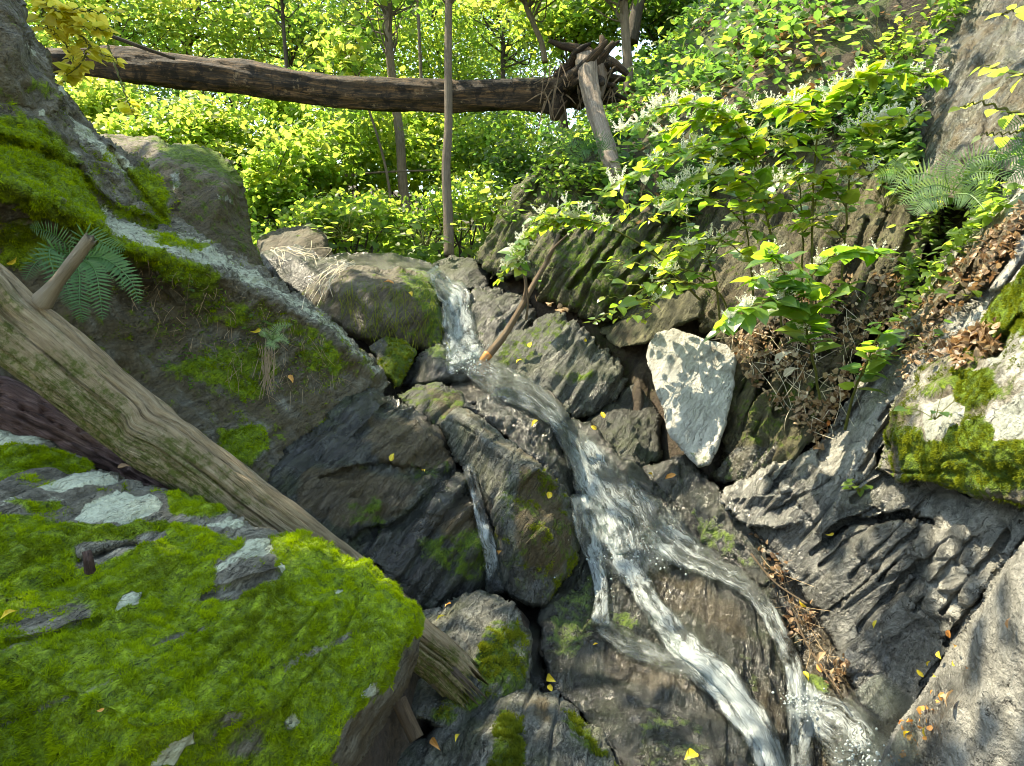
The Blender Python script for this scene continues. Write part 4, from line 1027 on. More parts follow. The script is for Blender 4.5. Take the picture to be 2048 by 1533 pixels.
# ---- the cascade and the stones below
C1 = rock('cascade_rock', 'long wet brown rock the cascade slides down', 'rock',
     [(1110, 835, 4.45), (1180, 850, 4.45), (1245, 915, 4.2), (1315, 975, 4.0), (1395, 1055, 3.8), (1455, 1120, 3.6), (1525, 1185, 3.4), (1570, 1255, 3.2), (1605, 1340, 3.0), (1625, 1420, 2.85), (1650, 1640, 2.4), (1290, 1640, 2.15), (1240, 1545, 2.3), (1175, 1450, 2.55), (1100, 1370, 2.8), (1062, 1300, 3.05), (1085, 1205, 3.35), (1150, 1120, 3.65), (1165, 1040, 3.85), (1140, 960, 4.1), (1110, 880, 4.3)],
     [(1240, 1110, 3.55), (1300, 1150, 3.4), (1200, 1235, 3.3), (1330, 1290, 3.0), (1440, 1240, 3.1), (1480, 1330, 2.85), (1520, 1460, 2.55), (1350, 1400, 2.62), (1200, 1330, 2.92), (1400, 1533, 2.3), (1210, 1000, 3.9), (1300, 1120, 3.52), (1200, 1255, 3.12), (1330, 1305, 2.9), (1400, 1325, 2.82), (1570, 1500, 2.62), (1390, 1150, 3.45)],
     ridges=[(12, 13, 14)], mat='dark', step=3, rim=(10, .09), thick=1.0, amp=.04, nscale=3, ledge=.02, lfreq=6, fine=.008, key='C1', base={'wet': .85}, blur=3,
     masks=[('moss', [(1100, 1210), (1190, 1130), (1200, 1250), (1150, 1330), (1080, 1290)], 16, .5), ('moss', [(1210, 1220), (1280, 1230), (1290, 1270), (1230, 1260)], 8, .55), ('earth', [(1290, 1140), (1400, 1160), (1480, 1220), (1500, 1290), (1400, 1240), (1310, 1200)], 16, .9), ('earth', [(1200, 1310), (1290, 1290), (1400, 1330), (1410, 1390), (1300, 1370), (1210, 1345)], 12, 1.0),
            ('moss', [(1280, 1390), (1400, 1420), (1440, 1540), (1330, 1640), (1250, 1500)], 25, .4), ('moss', [(1470, 1290), (1520, 1330), (1520, 1400), (1470, 1360)], 14, .45), ('earth', [(1500, 1350), (1580, 1380), (1580, 1500), (1510, 1470)], 20, .6)])
C2 = rock('bank_rock', 'dark wet rock along the right bank of the cascade under the pale slab', 'rock',
     [(1235, 945, 4.35), (1290, 935, 4.3), (1345, 912, 4.2), (1395, 925, 4.1), (1445, 985, 3.8), (1505, 1055, 3.55), (1550, 1130, 3.35), (1585, 1220, 3.2), (1610, 1310, 3.05), (1575, 1290, 3.18), (1515, 1205, 3.42), (1435, 1130, 3.65), (1345, 1045, 3.9), (1280, 985, 4.15)],
     [(1400, 1020, 3.78), (1350, 950, 4.05)], mat='dark', step=3, rim=(9, .09), thick=.8, amp=.04, nscale=4, ledge=.02, key='C2', base={'wet': .7, 'moss': .25}, masks=[('moss', [(1380, 1020), (1440, 1040), (1520, 1140), (1480, 1140), (1400, 1080)], 12, .5)])
C3 = rock('pool_bed', 'wet brown bed of the small lower pool between the slabs', 'rock',
     [(1490, 1045, 3.6), (1565, 1120, 3.4), (1645, 1210, 3.2), (1705, 1330, 2.95), (1760, 1420, 2.75), (1830, 1440, 2.6), (1790, 1640, 2.35), (1590, 1640, 2.45), (1595, 1400, 2.95), (1560, 1250, 3.25)],
     [(1640, 1330, 3.0), (1690, 1450, 2.72)], mat='brown', step=3, rim=(5, .04), thick=.7, amp=.03, nscale=5, ledge=.01, key='C3', base={'wet': .6, 'earth': .8}, masks=[('moss', [(1590, 1340), (1660, 1360), (1670, 1400), (1610, 1390)], 10, .7)])
C4 = rock('flat_stone', 'grey-green stone with a flat top below the broken end of the log', 'stone',
     [(845, 1232, 3.0), (895, 1200, 3.1), (950, 1185, 3.15), (1005, 1192, 3.1), (1042, 1225, 3.0), (1055, 1290, 2.85), (1065, 1370, 2.7), (1010, 1430, 2.55), (920, 1470, 2.4), (830, 1440, 2.4), (805, 1400, 2.5), (850, 1330, 2.75)],
     [(880, 1245, 2.88), (960, 1240, 2.9), (1020, 1260, 2.83), (950, 1300, 2.66), (1000, 1360, 2.58), (880, 1400, 2.45)], ridges=[(0, 1, 2)], mat='schist', step=3, rim=(10, .08), thick=.8, amp=.025, ledge=.022, lfreq=7, key='C4',
     masks=[('moss', [(970, 1240), (1040, 1240), (1060, 1330), (1050, 1400), (960, 1400), (940, 1320)], 14, .58), ('moss', [(820, 1420), (920, 1380), (980, 1400), (900, 1460)], 14, .5), ('wet', [(840, 1400), (900, 1330), (940, 1300), (930, 1380), (860, 1450)], 14, .55)])
moss_on(C4, 16000, .012, .6, 'moss_olive', 8, lay=.8)
C5 = rock('lower_stone', 'low mossy stone at the bottom edge holding a yellow and an orange leaf', 'stone',
     [(770, 1560, 2.25), (800, 1500, 2.35), (870, 1462, 2.45), (960, 1425, 2.55), (1050, 1370, 2.68), (1115, 1385, 2.62), (1175, 1450, 2.45), (1245, 1530, 2.25), (1300, 1640, 2.1), (760, 1640, 2.05)],
     [(950, 1500, 2.25), (1080, 1450, 2.38), (1100, 1540, 2.12), (1130, 1420, 2.48)], mat='schist', step=3, rim=(9, .07), thick=.7, amp=.025, ledge=.02, key='C5', base={'wet': .3},
     masks=[('moss', [(1000, 1430), (1050, 1440), (1050, 1540), (970, 1560), (985, 1490)], 12, .66), ('moss', [(1100, 1390), (1170, 1440), (1240, 1530), (1150, 1500), (1110, 1440)], 14, .5), ('earth', [(1040, 1380), (1100, 1400), (1100, 1460), (1040, 1440)], 12, .5)])
moss_on(C5, 22000, .011, .6, 'moss_olive', 9, lay=.8)
C6 = rock('crevice_rock', 'black wet rock in the crevice under the flat stone', 'rock',
     [(690, 1530, 2.75), (790, 1380, 2.9), (860, 1300, 3.2), (900, 1190, 3.6), (1000, 1140, 3.7), (1080, 1190, 3.6), (1120, 1340, 3.1), (1130, 1420, 2.85), (1000, 1470, 2.7), (860, 1500, 2.6), (760, 1640, 2.5), (660, 1640, 2.5)],
     [(1060, 1330, 3.05)], mat='dark', step=4, rim=(8, .05), thick=.5, key='C6', base={'wet': .7, 'earth': .3})


def build_ground():
    n = 460
    t = np.linspace(-1, 1, n)
    xs = np.sinh(t * 5.0) / math.sinh(5.0) * 110
    ys = np.sinh(np.linspace(-.55, 1, n) * 5.0) / math.sinh(5.0) * 115 + 2
    X, Y = np.meshgrid(xs, ys)
    Z = ground_z(X, Y)
    p = np.stack([X.ravel(), Y.ravel(), Z.ravel()], 1)
    far = np.clip(np.hypot(p[:, 0], p[:, 1]) / 12, .25, 1)
    p[:, 2] += .22 * far * fbm(p * .9, 4, .55)
    base = p.copy()
    for _ in range(45):                                   # the soil lies under the stones
        x, y, d = project(p)
        z = zat(x, y, 2)
        m = (d > .3) & (x > ZX0 + 20) & (x < ZX0 + ZW * ZS - 20) & (y > ZY0 + 20) & (y < ZY0 + ZH * ZS - 20) & (z < 1e8) & (d < z + .30)
        p[m, 2] -= .08
    drop = (base[:, 2] - p[:, 2]).reshape(n, n)
    for _ in range(2):
        Q = np.pad(drop, 1, mode='edge')
        drop = np.maximum(drop, sum(Q[1 + a:n + 1 + a, 1 + b:n + 1 + b] for a in (-1, 0, 1) for b in (-1, 0, 1)) / 9)
    p[:, 2] = base[:, 2] - drop.ravel()
    i = np.arange(n - 1)[:, None] * n + np.arange(n - 1)[None, :]
    q = np.stack([i, i + 1, i + n + 1, i + n], -1).reshape(-1, 4)
    o = link('ground', mesh_data('ground', p, q), M['ground'])
    tag(o, 'dark brown forest soil of the ravine floor and its two slopes', 'ground', kind='structure')


build_ground()
# ------------------------------------------------------------------ dead wood
def px_path(pts, n):
    p = resample(np.array(pts, float), n)
    return P(p[:, 0], p[:, 1], p[:, 2])


def jag(v, path, sides, n, rows, length, seed):
    """splintered end: the last rings are pulled along the axis by uneven amounts"""
    t = unit(path[-1] - path[-4])
    rg = np.random.default_rng(seed)
    a = np.abs(rg.normal(size=sides)) * .6 + .25 * np.sin(np.arange(sides) * 2 * math.pi / sides + 1.0)
    for r in range(rows):
        k = n - rows + r
        w = ((r + 1) / rows) ** 1.5
        v[k * sides:(k + 1) * sides] += t * (a * length * w)[:, None]
    v[n * sides + 1] -= t * length * .8
    return v


# the leaning log
LOGP = px_path([(-170, 495, 1.88), (0, 632, 2.0), (230, 818, 2.1), (350, 905, 2.15), (560, 1058, 2.26), (700, 1168, 2.36), (800, 1252, 2.44), (895, 1335, 2.52)], 150)
nL = len(LOGP); sL = 110
LOGP = LOGP + 0.012 * np.stack([fbm(np.stack([np.arange(nL) * .05, np.zeros(nL), np.full(nL, k * 7.7)], 1), 2) for k in range(3)], 1)
rL = np.interp(np.linspace(0, 1, nL), [0, .2, .5, .8, 1], [.120, .115, .100, .089, .086])
v, q, t, uv = tube(LOGP, rL, sL, .16, 3, .92, 5.0)
v = jag(v, LOGP, sL, nL, 8, .13, 5)
thL = uv[:, 1] * 2 * math.pi
groove = fbm(np.stack([uv[:, 0] * 1.2, np.cos(thL) * 4.6, np.sin(thL) * 4.6], 1) + 40, 4, .6)
ctrL = np.vstack([np.repeat(LOGP, sL, 0), LOGP[:1], LOGP[-1:]])
dirL = unit(v - ctrL)
v = v + dirL * (-.026 * sstep(.08, .34, groove) + .006 * fbm(np.stack([uv[:, 0] * 4, np.cos(thL) * 9, np.sin(thL) * 9], 1), 3))[:, None]
for k in range(16):                                       # drying cracks along the grain
    rg_ = np.random.default_rng(60 + k); th0 = rg_.uniform(0, 6.28); a0 = rg_.uniform(0, 2.2); ln_ = rg_.uniform(.15, .6)
    dth = np.abs((thL - th0 - .25 * np.sin(uv[:, 0] * 3 + k) + math.pi) % (2 * math.pi) - math.pi)
    v = v - dirL * (.022 * np.clip(1 - dth / .07, 0, 1) * sstep(0, .08, uv[:, 0] - a0) * sstep(0, .08, a0 + ln_ - uv[:, 0]))[:, None]
mossL = np.clip(.62 + .34 * fbm(v * 4 + 3, 3) + .25 * sstep(.3, -.5, dirL[:, 2]) - .35 * sstep(.2, .9, dirL[:, 2]) - .12 * sstep(1.0, 2.2, uv[:, 0]), 0, 1)
log = link('leaning_log', mesh_data('leaning_log', v, q, t, True, {'moss': mossL}, uv), M['log'], None, (LOGP[-1][0], LOGP[-1][1], LOGP[-1][2] - .1))
tag(log, 'long barkless moss-streaked log leaning diagonally across the rocks', 'log', kind='thing')
b = MB()
pth = px_path([(86, 602, 1.97), (118, 560, 1.93), (150, 518, 1.89), (178, 480, 1.86)], 24)
vv, qq, tt, u2 = tube(pth, np.interp(np.linspace(0, 1, 24), [0, .3, 1], [.030, .018, .016]), 20, .12, 9)
vv = jag(vv, pth, 20, 24, 2, .018, 8)
b.add(vv, qq, tt, u2, moss=.05)
b.build('branch_stub', M['pale_wood'], log)
b = MB()                                                  # rotten slivers of the broken end
for k in range(14):
    th = random.uniform(0, 6.28); rr = random.uniform(.03, .075)
    tdir = unit(LOGP[-1] - LOGP[-6]); aa = unit(np.cross(tdir, [0, 0, 1])); bb = np.cross(tdir, aa)
    s0 = LOGP[-4] + (aa * math.cos(th) + bb * math.sin(th)) * rr
    L = random.uniform(.06, .19)
    pth = s0 + np.linspace(0, 1, 8)[:, None] * tdir * L + (aa * math.cos(th) + bb * math.sin(th)) * (np.linspace(0, 1, 8) ** 2 * .012)[:, None]
    vv, qq, tt, u2 = tube(pth, np.linspace(.022, .004, 8), 7, .3, k, .5); b.add(vv, qq, tt, u2)
b.build('splinters', M['root'], log)

pth = px_path([(-170, 742, 2.28), (0, 812, 2.32), (150, 885, 2.38), (340, 985, 2.5)], 200)
v, q, t, uv = tube(pth, .098, 72, .12, 13, 1, 9.0)
c = np.vstack([np.repeat(pth, 72, 0), pth[:1], pth[-1:]]); th = uv[:, 1] * 2 * math.pi
pl = np.abs(pn(np.stack([uv[:, 0] * 9, np.cos(th) * 4.5, np.sin(th) * 4.5], 1))); pl2 = np.abs(pn(np.stack([uv[:, 0] * 4, np.cos(th) * 3, np.sin(th) * 3], 1) + 8))
v = v + unit(v - c) * (-.022 * np.clip(1 - pl / .13, 0, 1) - .014 * np.clip(1 - pl2 / .1, 0, 1))[:, None]
o = link('red_log', mesh_data('red_log', v, q, t, True, {'moss': np.zeros(len(v))}, uv), M['bark_red'], None, pth[-1])
tag(o, 'reddish brown log with scaly bark lying under the leaning log', 'log', kind='thing')

# the fallen tree over the ravine, with its torn-up root plate
ft = empty('fallen_tree', P(1150, 240, 7.5))
tag(ft, 'dead dark tree fallen level across the ravine with torn-up roots', 'fallen tree', kind='thing')
pth = px_path([(20, 120, 7.3), (110, 122, 7.35), (200, 127, 7.4), (300, 138, 7.4), (500, 160, 7.45), (700, 186, 7.5), (900, 193, 7.5), (1050, 191, 7.5), (1120, 195, 7.5)], 130)
rr = np.interp(np.linspace(0, 1, 130), [0, .15, .35, .6, .85, .95, 1], [.105, .125, .165, .17, .165, .185, .22])
v, q, t, uv = tube(pth, rr, 40, .30, 21, 1, 3.5)
c = np.vstack([np.repeat(pth, 40, 0), pth[:1], pth[-1:]])
up = unit(v - c)[:, 2]
tr = link('trunk', mesh_data('trunk', v, q, t, True, {'moss': np.clip(.1 + .5 * sstep(.55, 1, up) * sstep(1.5, 4.5, uv[:, 0]), 0, 1)}, uv), M['bark_burnt'], ft)
b = MB()
for k in range(26):                                       # the knot of roots
    a = np.array([1140 + random.uniform(-40, 20), 175 + random.uniform(-35, 35), 7.5 + random.uniform(-.15, .15)])
    e = np.array([1200 + random.uniform(-40, 55), 135 + random.uniform(-55, 70), 7.4 + random.uniform(-.45, .35)])
    m_ = (a + e) / 2 + np.array([random.uniform(-15, 15), random.uniform(-15, 15), random.uniform(-.15, .15)])
    p_ = px_path([a, m_, e], 14)
    vv, qq, tt, u2 = tube(p_, np.interp(np.linspace(0, 1, 14), [0, .5, 1], [.085, .07, .02]) * random.uniform(.6, 1.15), 9, .35, k); b.add(vv, qq, tt, u2, moss=.2)
for pts, r0, r1 in (([(1200, 125, 7.4), (1160, 100, 7.35), (1125, 92, 7.3), (1098, 82, 7.25)], .075, .02), ([(1190, 110, 7.4), (1230, 130, 7.3), (1255, 150, 7.3)], .07, .03), ([(1185, 120, 7.4), (1205, 95, 7.3), (1202, 72, 7.3)], .08, .02), ([(1120, 200, 7.4), (1112, 225, 7.3), (1108, 240, 7.3)], .12, .04)):
    p_ = px_path(pts, 20)
    vv, qq, tt, u2 = tube(p_, np.linspace(r0, r1, 20), 10, .35, int(r0 * 999)); b.add(vv, qq, tt, u2, moss=.15)
plate = b.build('root_plate', M['bark_burnt'], ft)
b = MB()
p_ = px_path([(1172, 122, 7.2), (1178, 170, 7.0), (1188, 215, 6.8), (1198, 250, 6.6), (1212, 290, 6.35), (1222, 325, 6.15), (1236, 355, 6.0), (1254, 408, 5.85)], 50)
vv, qq, tt, u2 = tube(p_, np.interp(np.linspace(0, 1, 50), [0, .2, .6, .85, 1], [.115, .095, .08, .06, .02]), 20, .3, 31); b.add(vv, qq, tt, u2)
p_ = px_path([(1195, 120, 7.2), (1205, 155, 7.15), (1200, 195, 7.12)], 16)
vv, qq, tt, u2 = tube(p_, np.linspace(.07, .02, 16), 10, .3, 3); b.add(vv, qq, tt, u2)
b.build('hanging_root', M['root'], ft)
b = MB()
for k in range(46):                                       # rootlets
    x = random.uniform(1085, 1250); y = random.uniform(120, 210)
    dx = random.uniform(-40, 25); dy = random.uniform(10, 70)
    p_ = px_path([(x, y, 7.25), (x + dx * .4, y + dy * .3, 7.15), (x + dx, y + dy, 7.1)], 8)
    vv, qq, tt, u2 = tube(p_, np.linspace(.010, .004, 8), 5); b.add(vv, qq, tt, u2)
b.build('rootlets', M['stick'], plate)

# bare branch standing in the stream
br = MB()
for pts, r0, r1 in (([(975, 712, 4.95), (1010, 668, 5.0), (1045, 610, 5.05), (1075, 555, 5.1), (1098, 515, 5.15), (1118, 470, 5.2)], .030, .014), ([(1044, 612, 5.05), (1052, 575, 5.04), (1046, 545, 5.0), (1030, 535, 4.95)], .014, .007), ([(1090, 530, 5.14), (1105, 500, 5.1), (1135, 470, 5.05)], .013, .006), ([(1052, 640, 5.06), (1056, 600, 5.03), (1050, 560, 4.98)], .010, .005)):
    p_ = px_path(pts, 30)
    vv, qq, tt, u2 = tube(p_, np.linspace(r0, r1, 30), 10, .2, 5); br.add(vv, qq, tt, u2)
o = br.build('bare_branch', M['stick'], None, P(975, 712, 4.95))
tag(o, 'thin bare branch with an orange broken end, propped in the stream below the upper fall', 'branch', kind='thing')
b = MB(); vv, qq, tt, u2 = tube(px_path([(957, 732, 4.9), (964, 724, 4.92), (977, 709, 4.94)], 8), np.linspace(.016, .036, 8), 9, .3, 2); b.add(vv, qq, tt, u2, rnd=.4)
b.build('broken_end', M['fallen_orange'], o)


def stick(name, label, cat, pts, r0, r1, mat, forks=()):
    b = MB()
    for pp in (pts,) + tuple(forks):
        p_ = px_path(pp, 30)
        f = 1 if pp is pts else .5
        vv, qq, tt, u2 = tube(p_, np.linspace(r0, r1, 30) * f, 8, .15, len(name)); b.add(vv, qq, tt, u2)
    o = b.build(name, M[mat], None, P(*pts[0]))
    return tag(o, label, cat, kind='thing')


stick('dead_branch', 'thin dark dead branch slanting down to the fallen tree at the upper left', 'branch', [(30, -25, 6.6), (100, 12, 6.7), (180, 55, 6.85), (270, 90, 7.0), (350, 118, 7.15)], .030, .016, 'bark_dark')
stick('dead_stick', 'thin grey stick lying across between the two saplings', 'stick', [(690, 352, 9.0), (760, 345, 9.0), (865, 341, 8.8)], .018, .010, 'bark_grey')
stick('dry_stalk', 'golden dry stalk pointing down the leaf-filled channel beside the cascade', 'stalk', [(1502, 1108, 3.35), (1550, 1165, 3.2), (1614, 1208, 3.05)], .005, .003, 'stick')
stick('dry_stalk', 'long thin dry stalk lower in the leaf-filled channel, ending at the pool', 'stalk', [(1590, 1235, 3.1), (1620, 1300, 2.95), (1672, 1375, 2.72)], .0045, .003, 'stick')
stick('wood_stub', 'short round wood stub standing under the edge of the mossy boulder', 'wood', [(797, 1400, 2.3), (812, 1432, 2.28), (834, 1478, 2.25)], .026, .024, 'stick')
stick('bark_chip', 'small upright brown bark chip in the moss of the big boulder', 'bark', [(180, 1142, 1.62), (177, 1120, 1.6), (173, 1102, 1.6)], .013, .010, 'bark_red')

# ------------------------------------------------------------------ water
def smooth2(a, k=1, it=2):
    for _ in range(it):
        Q = np.pad(a, k, mode='edge')
        a = sum(Q[k + i:Q.shape[0] - k + i, k + j:Q.shape[1] - k + j] for i in range(-k, k + 1) for j in range(-k, k + 1)) / (2 * k + 1) ** 2
    return a


def ribbon(mb, st, off=.03, n=None, across=26, seed=0, lump=.006, fixed=None):
    """a sheet of running water lying on the stones; st: (x, y, width, foam)"""
    st = np.array(st, float)
    L = np.hypot(*np.diff(st[:, :2], axis=0).T).sum()
    n = n or int(L / 3.5)
    c = resample(st, n)
    t = np.gradient(c[:, :2], axis=0); t /= np.linalg.norm(t, axis=1)[:, None]
    nn = np.stack([t[:, 1], -t[:, 0]], 1)
    a = np.linspace(-.5, .5, across)
    wob = 1 + .22 * pn(np.stack([np.arange(n) * .07, np.full(n, seed * 3.3), np.zeros(n)], 1))
    wob2 = 1 + .22 * pn(np.stack([np.arange(n) * .09, np.full(n, seed * 5.3 + 9), np.zeros(n)], 1))
    sc = np.where(a[None] < 0, wob[:, None], wob2[:, None])
    X = c[:, 0, None] + nn[:, 0, None] * a * c[:, 2, None] * sc; Y = c[:, 1, None] + nn[:, 1, None] * a * c[:, 2, None] * sc
    D = zat(X.ravel(), Y.ravel(), 1).reshape(n, across)
    med = np.nanmedian(np.where(D < 1e8, D, np.nan), axis=1)
    D = np.where(D > med[:, None] + .5, med[:, None] + .1, D)
    if fixed is not None:
        D = np.repeat(np.interp(np.arange(n) / (n - 1), np.linspace(0, 1, len(fixed)), fixed)[:, None], across, 1)
    D = smooth2(D, 2, 3)
    edge = np.clip(1 - (2 * np.abs(a)) ** 2, 0, 1)
    m_w = c[:, 2] * D.mean(1) / F
    w0 = P(X.ravel(), Y.ravel(), D.ravel()).reshape(n, across, 3)
    mid = w0[:, across // 2]
    Lm = np.concatenate([[0], np.cumsum(np.linalg.norm(np.diff(mid, axis=0), axis=1))])
    U = a[None] * m_w[:, None] + seed * 1.37; V = np.repeat(Lm[:, None], across, 1)
    lumps = fbm(np.stack([U.ravel() * 28, V.ravel() * 5, np.full(U.size, seed)], 1), 3, .6).reshape(n, across)
    DD = D - off * (.25 + .75 * edge[None] ** .7) - lump * lumps * edge[None]
    w = P(X.ravel(), Y.ravel(), DD.ravel())
    i = np.arange(n - 1)[:, None] * across + np.arange(across - 1)[None]
    q = np.stack([i, i + across, i + across + 1, i + 1], -1).reshape(-1, 4)
    endf = sstep(0, .06, np.linspace(0, 1, n)) * (1 - .9 * sstep(.94, 1.0, np.linspace(0, 1, n)))
    rag = fbm(np.stack([U.ravel() * 10, V.ravel() * 7, np.full(U.size, seed + 3.0)], 1), 3, .6).reshape(n, across)
    foam = c[:, 3, None] * sstep(0, .55, edge[None] + rag * .45) * endf[:, None]
    mb.add(w, q, None, np.stack([U.ravel(), V.ravel()], 1), foam=np.clip(foam * (1 + lumps * .5), 0, 1.2).ravel())


def spray(mb, cx, cy, rx, ry, n, size):
    """drops thrown up where water lands"""
    x = cx + RNG.normal(size=n) * rx; y = cy + RNG.normal(size=n) * ry
    p = P(x, y, zat(x, y, 2) - .03 - np.abs(RNG.normal(size=n)) * .05)
    ok = zat(x, y, 2) < 1e8
    p = p[ok]
    oc = np.array([[1, 0, 0], [-1, 0, 0], [0, 1, 0], [0, -1, 0], [0, 0, 1], [0, 0, -1]], float)
    f = np.array([[0, 2, 4], [2, 1, 4], [1, 3, 4], [3, 0, 4], [2, 0, 5], [1, 2, 5], [3, 1, 5], [0, 3, 5]])
    s = size * (.4 + RNG.random(len(p)) ** 2 * 1.6)
    v = p[:, None] + oc[None] * s[:, None, None]
    mb.add(v.reshape(-1, 3), None, (f[None] + (np.arange(len(p)) * 6)[:, None, None]).reshape(-1, 3), None, foam=1.2)


wm = MB()
ribbon(wm, [(860, 538, 34, .45), (878, 562, 40, .55), (896, 582, 52, .7), (910, 592, 60, .9), (914, 620, 60, .9), (918, 660, 68, .82), (926, 700, 80, .8), (940, 734, 96, .8)], .05, seed=1, lump=.01)
ribbon(wm, [(905, 590, 30, .8), (908, 640, 30, .85), (915, 690, 40, .85), (925, 725, 50, .8)], .09, seed=2, lump=.01)
spray(wm, 935, 715, 20, 14, 130, .005)
o = wm.build('waterfall', M['water'], None, P(935, 730, 5.0)); tag(o, 'narrow white upper waterfall dropping between the dark rocks', 'waterfall', kind='structure')
wm = MB()
ribbon(wm, [(925, 718, 43, .55), (985, 752, 72, .45), (1040, 782, 68, .40), (1092, 815, 54, .55), (1130, 858, 54, .58), (1164, 905, 79, .62), (1196, 955, 108, .64), (1226, 1005, 136, .64), (1256, 1052, 169, .62), (1286, 1102, 180, .52), (1310, 1150, 158, .3)], .035, seed=3, across=60)
ribbon(wm, [(1085, 812, 21, .6), (1120, 850, 28, .72), (1148, 900, 39, .78), (1176, 960, 54, .8), (1205, 1010, 64, .78), (1238, 1070, 79, .72), (1250, 1110, 64, .6)], .06, seed=9, across=30)
ribbon(wm, [(1160, 985, 46, .75), (1176, 1060, 54, .8), (1194, 1130, 39, .78), (1203, 1195, 32, .82), (1198, 1252, 45, .7)], .05, seed=4)
ribbon(wm, [(1215, 1040, 86, .7), (1248, 1110, 68, .8), (1286, 1180, 55, .85), (1334, 1252, 60, .78), (1390, 1314, 74, .82), (1442, 1366, 79, .92), (1490, 1424, 74, .95), (1530, 1490, 74, .95), (1570, 1640, 82, .95)], .05, seed=5, across=34)
ribbon(wm, [(1300, 1232, 28, .6), (1350, 1285, 36, .8), (1410, 1335, 39, .95), (1460, 1385, 39, 1.1), (1505, 1445, 43, 1.1), (1545, 1520, 43, 1.1), (1580, 1640, 43, 1.1)], .075, seed=15, across=20)
ribbon(wm, [(1200, 1244, 40, .35), (1250, 1284, 50, .35), (1315, 1312, 50, .42), (1385, 1334, 54, .5), (1450, 1374, 46, .6)], .02, seed=6)
ribbon(wm, [(1300, 1040, 122, .6), (1370, 1102, 79, .66), (1430, 1136, 51, .62), (1488, 1170, 43, .58), (1538, 1226, 39, .62), (1570, 1292, 41, .68), (1592, 1352, 46, .78), (1606, 1404, 72, .9), (1602, 1470, 57, .85), (1590, 1640, 64, .8)], .045, seed=7, across=34)
ribbon(wm, [(1580, 1390, 64, .8), (1640, 1425, 100, .72), (1690, 1465, 129, .55), (1735, 1525, 144, .55), (1740, 1660, 144, .5)], .04, seed=8, across=44)
spray(wm, 1610, 1405, 26, 16, 140, .0035); spray(wm, 1250, 1110, 50, 36, 160, .0035); spray(wm, 1715, 1505, 24, 20, 120, .004)
o = wm.build('cascade_water', M['water'], None, P(1400, 1400, 2.6)); tag(o, 'white cascade spreading over the wet rock and parting into three streams', 'water', kind='structure')
wm = MB()
ribbon(wm, [(934, 925, 26, .5), (950, 985, 24, .55), (964, 1040, 28, .75), (976, 1085, 32, .8), (985, 1130, 36, .6), (990, 1190, 40, .4)], .02, seed=11, across=12)
o = wm.build('trickle_water', M['water'], None, P(990, 1180, 3.4)); tag(o, 'thin white trickle running down between the brown and split rocks', 'water', kind='structure')
wm = MB()
ribbon(wm, [(1720, 1370, 100, .2), (1760, 1430, 140, .22), (1755, 1500, 170, .26), (1750, 1640, 200, .26)], .03, seed=12, across=30)
o = wm.build('pool_water', M['water'], None, P(1750, 1500, 2.5)); tag(o, 'small clear brown pool at the foot of the tilted slab', 'water', kind='structure')
# ------------------------------------------------------------------ trees and shrubs
def branch_path(a, b, n=12, bend=.12, up=.1):
    a = np.asarray(a, float); b = np.asarray(b, float); L = np.linalg.norm(b - a)
    m1 = a * .66 + b * .34 + RNG.normal(size=3) * L * bend * .5 + np.array([0, 0, L * up])
    m2 = a * .33 + b * .67 + RNG.normal(size=3) * L * bend * .5 + np.array([0, 0, L * up])
    return resample(np.array([a, m1, m2, b]), n)


def crown_leaves(mb, centers, rad, per, size, tmpl, tone=0.5, spread=.28, droop=.25):
    """leaves in flat sprays round each twig end"""
    n = len(centers) * per
    c = np.repeat(centers, per, 0); r = np.repeat(np.broadcast_to(rad, (len(centers),)), per)
    tw = np.repeat(unit(RNG.normal(size=(len(centers), 3)) * [1, 1, .35]), per, 0)     # twig direction
    along = RNG.random((n, 1)) * 2 - 1
    off = tw * along * r[:, None] + RNG.normal(size=(n, 3)) * r[:, None] * [.42, .42, .22]
    p = c + off
    ax = unit(RNG.normal(size=(n, 3)) * [1, 1, .4] + tw * .5 + [0, 0, -droop])
    nr = unit(RNG.normal(size=(n, 3)) * .75 + [0, -.25, 1])
    t0 = np.repeat(tone + RNG.normal(size=len(centers)) * spread, per)
    leaves(mb, p, ax, nr, size * (.6 + RNG.random(n) * .8), tmpl, np.clip(t0 + RNG.normal(size=n) * .12, 0, 1))


